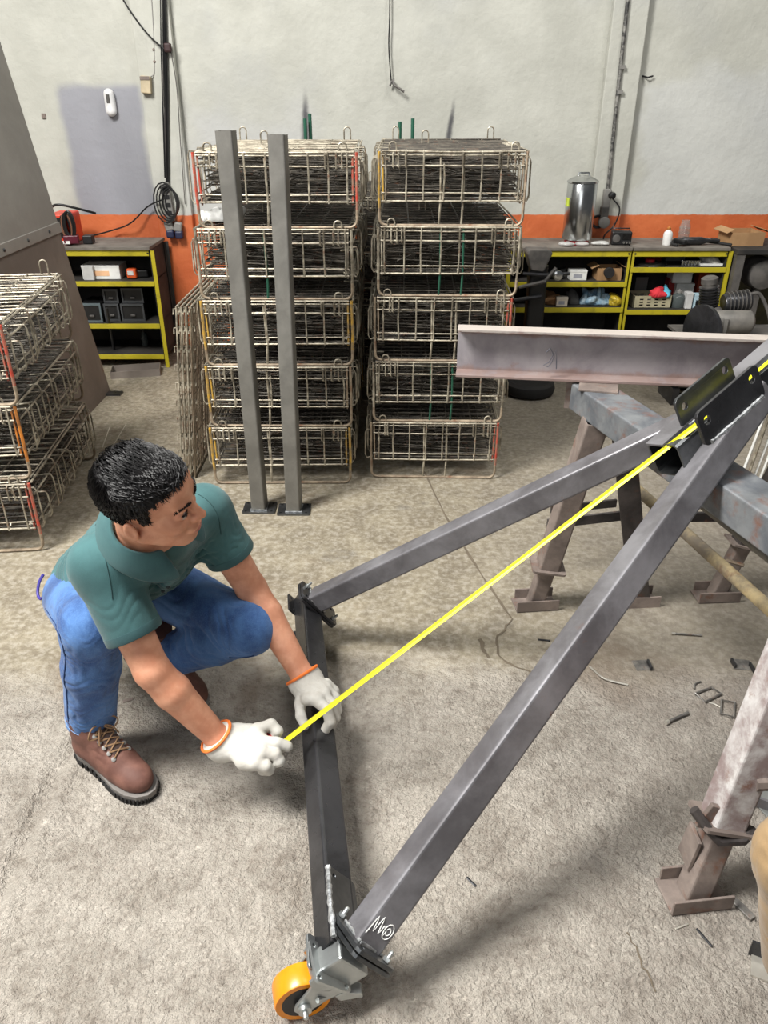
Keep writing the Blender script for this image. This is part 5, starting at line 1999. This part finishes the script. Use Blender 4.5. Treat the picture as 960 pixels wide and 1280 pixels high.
# plastic basket with things inside
bx0, bx1, by, bz = xat(791, 5.04, .385), xat(838, 5.04, .385), 5.04, .3855
t = thing('plastic_basket', 'grey slotted plastic basket full of small parts on the lower shelf', 'basket', V((bx0 + bx1) / 2, by + .07, bz))
gp = mat('worn_cream_plastic', (168, 160, 132), .6)
w_ = bx1 - bx0
MB().bx(bx0, bx1, by, by + .16, bz, bz + .004).build('basket_base', gp, t)
hh = .078
slots = []
for k in range(4):
    for j in range(3):
        sx_ = -w_ / 2 + .05 + k * (w_ - .1) / 3
        slots.append([(sx_ - .012, .014 + j * .018), (sx_ + .012, .014 + j * .018), (sx_ + .012, .024 + j * .018), (sx_ - .012, .024 + j * .018)])
for y in (by, by + .156):
    MB().prism([(-w_ / 2, 0), (w_ / 2, 0), (w_ / 2, hh), (-w_ / 2, hh)], V((bx0 + bx1) / 2, y + .004, bz), V((bx0 + bx1) / 2, y, bz), V(0, 0, 1), slots).build('basket_wall', gp, t)
for x in (bx0, bx1 - .004):
    MB().bx(x, x + .004, by, by + .16, bz, bz + hh).build('basket_end', gp, t)
lump('part_bag', 'dark bag of small parts filling the grey plastic basket', 793, 836, 5.12, .392, .085, mat('dark_grey_film', (70, 68, 66), .4), 'bag', 9, 8)
lump('rag', 'crumpled red cloth poking out of the grey plastic basket', 814, 826, 5.07, .455, .05, mat('red_cloth', (200, 44, 54), .8), 'rag', 10, 5)
lump('packet', 'turquoise plastic packet poking out of the grey plastic basket', 826, 837, 5.07, .455, .055, mat('turquoise_film', (96, 176, 200), .35), 'packet', 12, 5)
bottle('plastic_jar', 'dusty clear plastic jar beside the grey plastic basket', 846, 5.07, .3855, .042, .115, M_GLASSY, M_GREYP, 'jar')
carton('box', 'grey-white box standing on end near the compressor, lower shelf', 856, 864, 5.02, .06, .3855, .10, mat('grey_card', (196, 196, 194), .7))
carton('box', 'pale blue striped box beside the grey-white box near the compressor', 866, 876, 5.02, .06, .3855, .09, mat('pale_blue_card', (170, 196, 208), .7), label_m=M_BLK)
carton('box', 'white box lying flat with another on top, back of the lower shelf', 842, 864, 5.16, .12, .3855, .13, M_WHITE)
carton('box', 'white box stacked on the flat white box, back of the lower shelf', 840, 864, 5.17, .12, .5175, .07, M_WHITE)
carton('box', 'dark red box standing behind the plastic jar', 832, 841, 5.2, .08, .3855, .15, mat('dark_red_card', (150, 34, 34), .7))
carton('box', 'tall red and orange box at the back of the lower shelf', 868, 884, 5.22, .08, .3855, .25, mat('rust_red_card', (156, 60, 34), .7))
carton('box', 'black-framed meter box at the end of the lower shelf behind the basket', 791, 806, 5.22, .08, .3855, .16, mat('grey_meter', (90, 92, 90), .5))
# upper shelf of the second unit
t = thing('hubcap', 'flat silver ring lying on the upper shelf of the second unit', 'ring', V(xat(812, 5.1, .655), 5.1, .6525))
MB().lathe([(.10, 0), (.11, .004), (.10, .014), (.05, .02), (.03, .012)], V(xat(812, 5.1, .655), 5.1, .6525), n=28).build('ring_body', M_SILVER, t, True)
MB().lathe([(.03, .012), (.03, .03), (.02, .034)], V(xat(812, 5.1, .655), 5.1, .6525), n=16).build('boss', M_REDT, t, True)
lump('rag', 'dark red cloth heaped behind the silver ring', 803, 826, 5.22, .6525, .06, mat('dark_red_cloth', (112, 26, 26), .9), 'rag', 20, 6)
carton('box', 'grey tool box in the shade at the back of the upper shelf', 832, 856, 5.2, .1, .6525, .07, mat('grey_meter', (90, 92, 90), .5))
t = thing('wrench_set', 'row of chrome sockets on the upper shelf of the second unit', 'socket set', V(xat(862, 5.06, .655), 5.06, .6525))
for k in range(6):
    MB().lathe([(.011, 0), (.012, .03), (.008, .032)], V(xat(853 + 4 * k, 5.06, .655), 5.06, .6525), n=10).build('socket', M_SILVER, t, True)
carton('paper_stack', 'flat stack of white paper and a crumpled cloth at the end of the upper shelf', 876, 903, 5.03, .12, .6525, .014, M_WHITE, cat='paper')
lump('rag', 'crumpled white cloth lying on the paper stack', 880, 896, 5.1, .667, .03, mat('white_cloth', (200, 198, 192), .9), 'rag', 22, 5)

# --- black pedestal machine in front of the shelves
px_, py_ = xat(668, 4.80, .4), 4.82
t = thing('pedestal_grinder', 'black pedestal machine with wedge-shaped head and lever handles beside the crates', 'machine', V(px_, py_, 0))
MB().lathe([(.12, 0), (.12, .02), (.06, .05)], V(px_, py_, 0), n=20).build('base', M_BLACK, t, True)
MB().prism(rrect(.11, .11, .02), V(px_, py_, .04), V(px_, py_, .70), V(0, 1, 0)).build('column', M_BLK, t)
hc = V(xat(676, 4.72, .74), py_, .73)
MB().prism([(-.045, -.05), (.03, -.06), (.075, .05), (.06, .065), (-.07, .065), (-.08, .045)], hc + V(0, -.07, 0), hc + V(0, .07, 0), V(0, 0, 1)).build('head', M_GREYM, t, bevel=.008)
MB().tube([V(px_ - .12, py_ - .07, .58), V(px_ + .03, py_ - .09, .62), V(px_ + .09, py_ - .09, .70)], .011, 8).build('lever', M_GREYM, t, True)
MB().tube([V(px_ - .10, py_ - .06, .66), V(px_ + .05, py_ - .08, .655), V(px_ + .18, py_ - .06, .66)], .010, 8).build('lever', M_BLACK, t, True)
MB().tube([V(px_ - .14, py_ - .06, .50), V(px_ + .02, py_ - .08, .53)], .012, 8).build('lever', M_BLACK, t, True)
MB().lathe([(.03, 0), (.03, .02), (.02, .025)], V(px_ + .1, py_ - .1, .66), (0, -1, 0), 14).build('knob', M_SILVER, t, True)

# --- air compressor
ax_, ay = xat(912, 4.35, .5), 4.40
t = thing('air_compressor', 'old grey belt-driven air compressor with finned pump and electric motor', 'compressor', V(ax_, ay, 0))
tz = .24
MB().lathe([(.02, -.42), (.10, -.40), (.15, -.35), (.165, -.30), (.165, .30), (.15, .35), (.10, .40), (.02, .42)], V(ax_ + .05, ay, tz), (1, 0, 0), 28).build('tank', M_GREYM, t, True)
for x in (-.25, .35):
    MB().bx(ax_ + x - .02, ax_ + x + .02, ay - .12, ay + .12, 0, .10).build('foot', M_BLACK, t)
MB().bx(ax_ - .28, ax_ + .34, ay - .12, ay + .12, .40, .415).build('deck_plate', M_GREYM, t)
# motor (horizontal), pump with fins leaning back
mz = .475
MB().lathe([(.03, -.10), (.062, -.095), (.066, -.085), (.066, .10), (.062, .11), (.04, .125), (.02, .13)], V(xat(912, 4.3, mz), 4.30, mz + .01), (1, 0, 0), 28).build('motor', M_GREYP if False else mat('dusty_grey_enamel', (104, 102, 98), .5, .2, (128, 124, 118)), t, True)
MB().box(V(xat(907, 4.22, mz), 4.232, mz + .01), (.022, .02, .08)).build('terminal_box', M_GREYP, t, bevel=.003)
pz = .53
pc_ = V(xat(892, 4.42, pz), 4.45, .42)
MB().lathe([(.06, 0), (.07, .02), (.07, .10), (.05, .12)], pc_, (-.12, 0, 1), 20).build('crankcase', M_GREYM, t, True)
up_ = V(-.16, 0, 1).normalized()
for k in range(7):
    MB().lathe([(.055, 0), (.055, .006)], pc_ + up_ * (.13 + .016 * k), up_, 18).build('cooling_fin', M_BLACK, t)
MB().lathe([(.042, .12), (.042, .25), (.046, .25), (.046, .28), (.03, .29)], pc_, up_, 18).build('cylinder', M_GREYM, t, True)
p2 = pc_ + V(.13, .0, .12)
MB().lathe([(.05, -.07), (.055, -.06), (.055, .07), (.05, .08)], p2 + V(0, 0, .02), (1, 0, .12), 20).build('second_cylinder', M_BLACK, t, True)
for k in range(6):
    MB().lathe([(.062, 0), (.062, .005)], p2 + V(-.05 + .022 * k, 0, .018 + .003 * k), (1, 0, .12), 18).build('cooling_fin', M_GREYM, t)
MB().lathe([(.14, -.012), (.145, -.01), (.145, .01), (.14, .012)], V(xat(874, 4.22, .42), 4.20, .46), (1, .35, 0), 26).build('flywheel', M_BLACK, t, True)
a_ = p2 + V(.06, -.02, .07)
MB().tube(spline([a_, a_ + V(.06, 0, .0), a_ + V(.12, -.03, -.10), a_ + V(.14, -.05, -.2), a_ + V(.08, -.08, -.25)], 6), .010, 8).build('air_pipe', M_GREYM, t, True)
MB().tube(spline([V(ax_ + .02, 4.2, .36), V(ax_ + .06, 4.18, .41), V(ax_ + .14, 4.18, .425), V(ax_ + .42, 4.18, .425)], 6), .017, 8).build('handle_bar', M_GREYM, t, True)
for k in range(3):
    b_ = V(xat(886 + 4 * k, 4.2, .5), 4.19, .50)
    MB().tube(spline([b_, b_ + V(.02, -.02, -.06), b_ + V(.06 - .02 * k, -.02, -.10), b_ + V(.10, 0, -.13)], 5), .005, 6).build('cable', M_RUBBER, t, True)
MB().tube([V(xat(872, 4.14, .42), 4.14, .42), V(xat(888, 4.14, .40), 4.14, .38)], .008, 6).build('spark_wire', M_WHITE, t, True)

# dark tyre standing behind the crates, under the channel
tc = V(xat(662, 4.5, .1), 4.50, .0)
t = thing('tyre', 'black tyre lying on the floor behind the channel beam', 'tyre', tc)
MB().lathe([(.09, .012), (.12, .0), (.15, .012), (.158, .04), (.15, .068), (.12, .08), (.09, .068)], tc, n=32).build('carcass', M_RUBBER, t, True)
MB().lathe([(.03, .02), (.09, .02), (.09, .06), (.03, .06)], tc, n=24).build('rim', M_BLACK, t, True)
# bundle of pale rods behind the trestle
for k in range(10):
    bx_ = V(1.44 + .032 * k + rng.uniform(-.004, .004), 2.98 + rng.uniform(-.03, .03), 0)
    MB().rod(bx_, bx_ + V(.10 + rng.uniform(-.02, .02), .05, .70 + rng.uniform(-.03, .03)), .006, 6).solo('pale_rod', M_WHITE if k % 3 else M_WIRE, 'thin pale steel rod standing in the bundle behind the trestle beam', 'rod', 'pale rods behind the trestle')
# black hose ring on the floor behind the trestle
h0 = P(835, 492, .0)
MB().tube([V(h0.x + .12 + .10 * math.cos(a), h0.y + .06 * math.sin(a), .012) for a in [2 * math.pi * k / 24 for k in range(24)]], .010, 6, closed=True).solo('hose', M_RUBBER, 'short ring of black hose lying on the floor behind the trestle', 'hose', smooth=True)

# ------------------------------------------------------------------ things on the back wall
yw = YW - .051                                       # face of the left pilaster
cx0 = W(207, 0, yw).x
t = thing('cable_conduit', 'black cable conduit running down the left wall pilaster', 'conduit', V(W(209, 225, yw).x, yw, W(209, 225, yw).z))
MB().tube([V(cx0 + .002, yw - .012, 3.6), W(206, 0, yw) + V(0, -.012, 0), W(209, 120, yw) + V(0, -.012, 0), W(210, 228, yw) + V(0, -.012, 0)], .013, 8).build('conduit_tube', M_BLK, t, True)
for k in range(5):
    MB().tube([W(200 + 4 * (k % 2), -150, yw) + V(0, -.012, 0), W(205 + 2 * (k % 3), 60 + 10 * k, yw) + V(.004 * k - .01, -.03, 0), W(209, 222, yw) + V(.003 * k - .008, -.028, 0)], .004, 5).build('cable', M_BLK if k != 3 else M_GREYM, t, True)
MB().box(W(210, 60, yw) + V(.006, -.03, 0), (.045, .03, .05)).build('tape_wrap', mat('dark_red_wrap', (52, 30, 30), .6), t, bevel=.01)
c = W(211, 252, yw) + V(0, -.03, 0)
t = thing('power_strip', 'hanging grey power strip with plugs and tangled black cords on the left pilaster', 'power strip', V(c.x, c.y, W(215, 285, yw).z))
MB().box(c, (.058, .036, .235), Matrix.Rotation(-.06, 3, 'Y')).build('strip_body', M_GREYP, t, bevel=.006)
for k in range(4):
    MB().box(c + V(.002 * k, -.019, .08 - .048 * k), (.036, .003, .026)).build('socket_face', M_BLK, t)
for k, (dx, dz) in enumerate(((-.008, -.145), (.05, -.15))):
    MB().box(c + V(dx, -.01, dz), (.055, .04, .06), Matrix.Rotation(.2 * (k * 2 - 1), 3, 'Y')).build('plug', M_GREYP, t, bevel=.01)
    MB().box(c + V(dx + .004, -.012, dz - .05), (.05, .045, .05)).build('plug_cover', mat('navy_plastic', (34, 38, 66), .5), t, bevel=.01)
for k in range(5):
    R0 = .05 + .008 * k
    pts = [c + V(.035 + R0 * math.cos(a) * .9 - .01 * k, -.022 - .006 * k, .0 + R0 * 1.5 * math.sin(a)) for a in [2 * math.pi * j / 16 for j in range(16)]]
    MB().tube(pts, .0048, 5, closed=True).build('cord_loop', M_BLK, t, True)
MB().tube(spline([c + V(-.02, -.02, .02), W(185, 258, yw), W(165, 278, yw) + V(0, -.03, 0), W(140, 288, yw), W(112, 294, yw) + V(0, -.1, 0)], 6), .005, 6).build('cord', M_BLK, t, True)
MB().tube(spline([W(214, 60, yw) + V(0, -.02, 0), W(222, 110, yw) + V(0, -.02, 0), W(226, 170, yw) + V(0, -.02, 0), W(232, 255, yw) + V(0, -.015, 0)], 6), .003, 5).build('cord', M_GREYM, t, True)
# cord sagging in from the upper left
MB().tube(spline([W(140, -30, yw) + V(0, -.02, 0), W(160, 8, yw) + V(0, -.02, 0), W(185, 42, yw) + V(0, -.02, 0), W(207, 62, yw) + V(0, -.03, 0)], 6), .005, 6).solo('sagging_cord', M_BLK, 'black cord sagging from the upper wall to the conduit', 'cord', smooth=True)
# junction box and its thin wire
c = W(184, 106, yw) + V(0, -.02, 0)
t = thing('junction_box', 'small cream electrical box with a thin wire on the left pilaster', 'electrical box', V(c.x, yw, c.z - .06))
MB().box(c, (.062, .04, .095), Matrix.Rotation(.1, 3, 'Y')).build('box_body', mat('aged_cream_plastic', (182, 168, 140), .6), t, bevel=.006)
MB().box(c + V(0, -.021, .035), (.058, .006, .02)).build('box_edge', M_TRES, t, bevel=.002)
MB().tube(spline([c + V(.03, .0, .04), W(193, 88, yw), W(192, 40, yw), W(189, -10, yw)], 5), .003, 5).build('wire', M_GREYP, t, True)
for (a, b) in ((192, 62), (193, 77)):
    MB().ball(W(a, b, yw), (.008, .006, .008), 8).build('clip', M_TRES, t)
# white dispenser
c = W(139, 128, YW) + V(0, -.022, 0)
t = thing('wall_sensor', 'white oval wall sensor on the grey paint patch', 'sensor', V(c.x, YW - .001, c.z - .075))
v = Vol(Vn(c) - Vn((.06, .05, .11)), Vn(c) + Vn((.06, .05, .11)), .004)
v.cap(c + V(0, 0, .045), c + V(0, 0, -.045), .032, .034, .01)
v.cut((0, YW - .001, 0), (0, 1, 0), .001)
v.mesh('shell', mat('glossy_white_plastic', (232, 232, 232), .3), t, 1)
MB().box(c + V(0, -.032, .02), (.022, .006, .05)).build('window', M_GREYM, t, bevel=.003)
MB().box(W(55, 145, YW) + V(0, -.004, 0), (.026, .008, .03)).solo('wall_plug', M_TRES, 'tiny brown plug in the wall beside the sheet steel', 'wall plug', bevel=.003)
MB().tube([W(803, 95, YW) + V(0, -.002, 0), W(808, 97, YW) + V(0, -.03, 0), W(815, 95, YW) + V(0, -.02, 0)], .005, 5).solo('wall_hook', M_BLACK, 'small bent dark hook in the wall beside the right pilaster', 'hook')
# hanging wire with twisted end
t = thing('hanging_wire', 'thin wire hanging down the wall with a bent clip at its end', 'wire', V(W(490, 112, YW).x, YW - .03, W(490, 112, YW).z))
MB().tube(spline([W(488, -60, YW) + V(0, -.015, 0), W(487, 20, YW) + V(0, -.03, 0), W(486, 60, YW) + V(0, -.03, 0), W(489, 102, YW) + V(0, -.03, 0)], 6), .004, 5).build('strand', M_BLK, t, True)
MB().tube(spline([W(487, 108, YW) + V(0, -.03, 0), W(491, 100, YW) + V(0, -.03, 0), W(492, 106, YW) + V(0, -.04, 0), W(498, 110, YW) + V(0, -.05, 0), W(505, 115, YW) + V(0, -.05, 0)], 5), .007, 6).build('bent_clip', M_GREYM, t, True)
# right pilaster conduit, socket and round plug
yr = YW - .061
t = thing('cable_conduit', 'dark flaking conduit running down the right wall pilaster to a socket', 'conduit', V(W(758, 240, yr).x, yr, W(758, 240, yr).z))
MB().tube([W(789, -60, yr) + V(0, -.012, 0), W(783, 10, yr) + V(0, -.012, 0), W(770, 130, yr) + V(0, -.012, 0), W(759, 238, yr) + V(0, -.012, 0)], .012, 8).build('conduit_tube', steel_material('flaking_conduit', (50, 50, 50), (150, 148, 142), .6, .3, 0, 30), t, True)
for (a, b) in ((777, 84), (774, 115)):
    MB().box(W(a, b, yr) + V(0, -.012, 0), (.034, .026, .02)).build('saddle_clip', M_GREYP, t)
c = W(757, 247, yr) + V(0, -.025, 0)
t = thing('wall_socket', 'grey double wall socket with black plug and coiled lead below the right conduit', 'socket', V(c.x, yr, W(757, 275, yr).z))
MB().box(c, (.048, .04, .11)).build('socket_box', M_GREYP, t, bevel=.005)
MB().box(c + V(-.004, 0, -.10), (.05, .045, .10)).build('socket_box', M_GREYM, t, bevel=.005)
MB().lathe([(.02, 0), (.02, .03), (.012, .036)], c + V(.02, -.02, .02), (.3, -1, 0), 12).build('plug', M_BLK, t, True)
MB().lathe([(.036, 0), (.036, .022), (.03, .026)], W(753, 277, yr) + V(0, -.03, 0), (0, -1, 0), 20).build('round_plug', M_GREYP, t, True)
MB().tube(spline([c + V(.03, -.04, .0), c + V(.08, -.05, -.06), c + V(.06, -.05, -.16), c + V(.0, -.05, -.24), c + V(.05, -.1, -.36)], 6), .005, 6).build('lead', M_BLK, t, True)
for k in range(3):
    pts = [W(746, 276, yr) + V((.036 + .006 * k) * math.cos(a), -.03 - .006 * k, (.03 + .005 * k) * math.sin(a)) for a in [2 * math.pi * j / 14 for j in range(14)]]
    MB().tube(pts, .004, 5, closed=True).build('lead_coil', M_RUBBER, t, True)

# ------------------------------------------------------------------ offcuts and litter on the floor
M_OFF = steel_material('offcut_steel', (96, 94, 92), (150, 146, 140), .5, .6, .3, 20)
M_BRIGHT = mat('bright_steel_wire', (190, 186, 176), .4, .6)


def ring(pxs, label, m=M_OFF):
    MB().tube([P(a, b, .0075) for a, b in pxs], .0038, 5, closed=True).solo('wire_ring', m, label, 'wire ring', smooth=False)


ring([(869, 867), (889, 859), (902, 867), (882, 877)], 'squarish bent wire ring lying on the concrete, slightly tilted')
ring([(902, 875), (919, 878), (917, 896), (901, 892)], 'smaller squarish wire ring lying next to the other ring')
MB().tube(spline([P(868, 861, .004), P(869, 855, .004), P(876, 852, .004)], 4), .0025, 5).solo('wire_scrap', M_OFF, 'short curled scrap of wire beside the squarish rings', 'wire')
MB().tube(spline([P(737, 833, .004), P(752, 846, .012), P(764, 851, .008), P(785, 856, .004)], 5), .003, 5).solo('wire_scrap', M_BRIGHT, 'bent bright wire scrap lying near the long leg tube', 'wire')
MB().tube([P(884, 877, .003), P(893, 880, .003), P(901, 884, .003)], .0022, 5).solo('wire_scrap', M_BRIGHT, 'straight bright wire scrap between the two squarish rings', 'wire')


def offcut(px, py, L, w, h, rz, label, m=M_OFF, name='steel_offcut', cat='offcut'):
    c = P(px, py, 0)
    MB().box(c + V(0, 0, h / 2 + .001), (L, w, h), Matrix.Rotation(math.radians(rz), 3, 'Z')).solo(name, m, label, cat, bevel=.001)


def screw(pa, pb, label, r=.006):
    a, b = P(*pa, r + .001), P(*pb, r + .001)
    d = (b - a)
    t = thing('bolt', label, 'bolt', V(a.x, a.y, 0))
    MB().tube([a, b], r * .75, 8).build('shank', M_OFF, t, True)
    MB().lathe([(r * 1.1, 0), (r * 1.1, .012)], a, -d.normalized(), 6).build('head', M_BRIGHT, t)
    MB().lathe([(r * 1.0, -.014), (r * 1.0, 0)], b, d.normalized(), 6).build('nut', M_OFF, t)


screw((836, 902), (860, 891), 'dark bolt with nut lying near the squarish wire rings')
screw((844, 792), (877, 794), 'long pale bolt lying on the floor in front of the dark trestle foot', .0045)
offcut(803, 832, .055, .05, .0015, 5, 'thin square steel plate lying flat near the bright wire')
MB().box(P(812, 831, .008), (.006, .04, .014)).solo('steel_offcut', M_BLACK, 'small dark bar standing on edge at the thin square plate', 'offcut')
offcut(927, 831, .06, .05, .0015, -8, 'thin rectangular steel plate lying beside the near trestle leg')
MB().box(P(917, 829, .008), (.006, .035, .014)).solo('steel_offcut', M_BLACK, 'small dark bar on edge at one end of the rectangular plate', 'offcut')
MB().box(P(940, 834, .008), (.006, .035, .014)).solo('steel_offcut', M_BLACK, 'small dark bar on edge by the trestle leg end of the rectangular plate', 'offcut')
offcut(928, 1137, .055, .018, .006, -62, 'short flat dark steel bar lying beside the khaki trousers')
offcut(880, 1173, .045, .005, .004, -65, 'thin dark sliver of steel lying near the near trestle shoe', M_BLACK)
offcut(852, 1159, .035, .004, .003, 20, 'tiny bright sliver of wire in front of the near trestle shoe', M_BRIGHT)
offcut(589, 1103, .030, .006, .003, -50, 'tiny dark steel chip lying alone on the rough concrete', M_BLACK)
offcut(680, 801, .04, .006, .004, -10, 'small dark twig-like scrap near the long leg tube', M_BLACK)
offcut(160, 876, .03, .012, .003, 25, 'small brown leaf-like scrap between the boots', M_TRES)
offcut(955, 990, .10, .16, .004, 15, 'flat grey steel sheet offcut lying under the near trestle leg', mat('grey_offcut_plate', (120, 122, 120), .5, .3))
a = P(948, 962, .03)
MB().prism([(-.004, 0), (.004, 0), (.004, .03), (-.004, .03)], P(940, 1005, .004), P(985, 1022, .004), V(0, 0, 1)).solo('steel_angle', M_RAW, 'short steel angle lying on the grey sheet offcut', 'angle')
t = thing('angle_offcut', 'dark angle offcut with a bright cut edge beside the khaki trousers', 'offcut', P(955, 1200, 0))
c = P(957, 1198, 0)
Rm = Matrix.Rotation(math.radians(-25), 3, 'Z')
MB().box(c + V(-.01, 0, .022), (.05, .005, .044), Rm).build('upright_flange', M_BLACK, t)
MB().box(c + V(-.015, -.025, .003), (.05, .05, .005), Rm).build('flat_flange', M_BRIGHT, t)
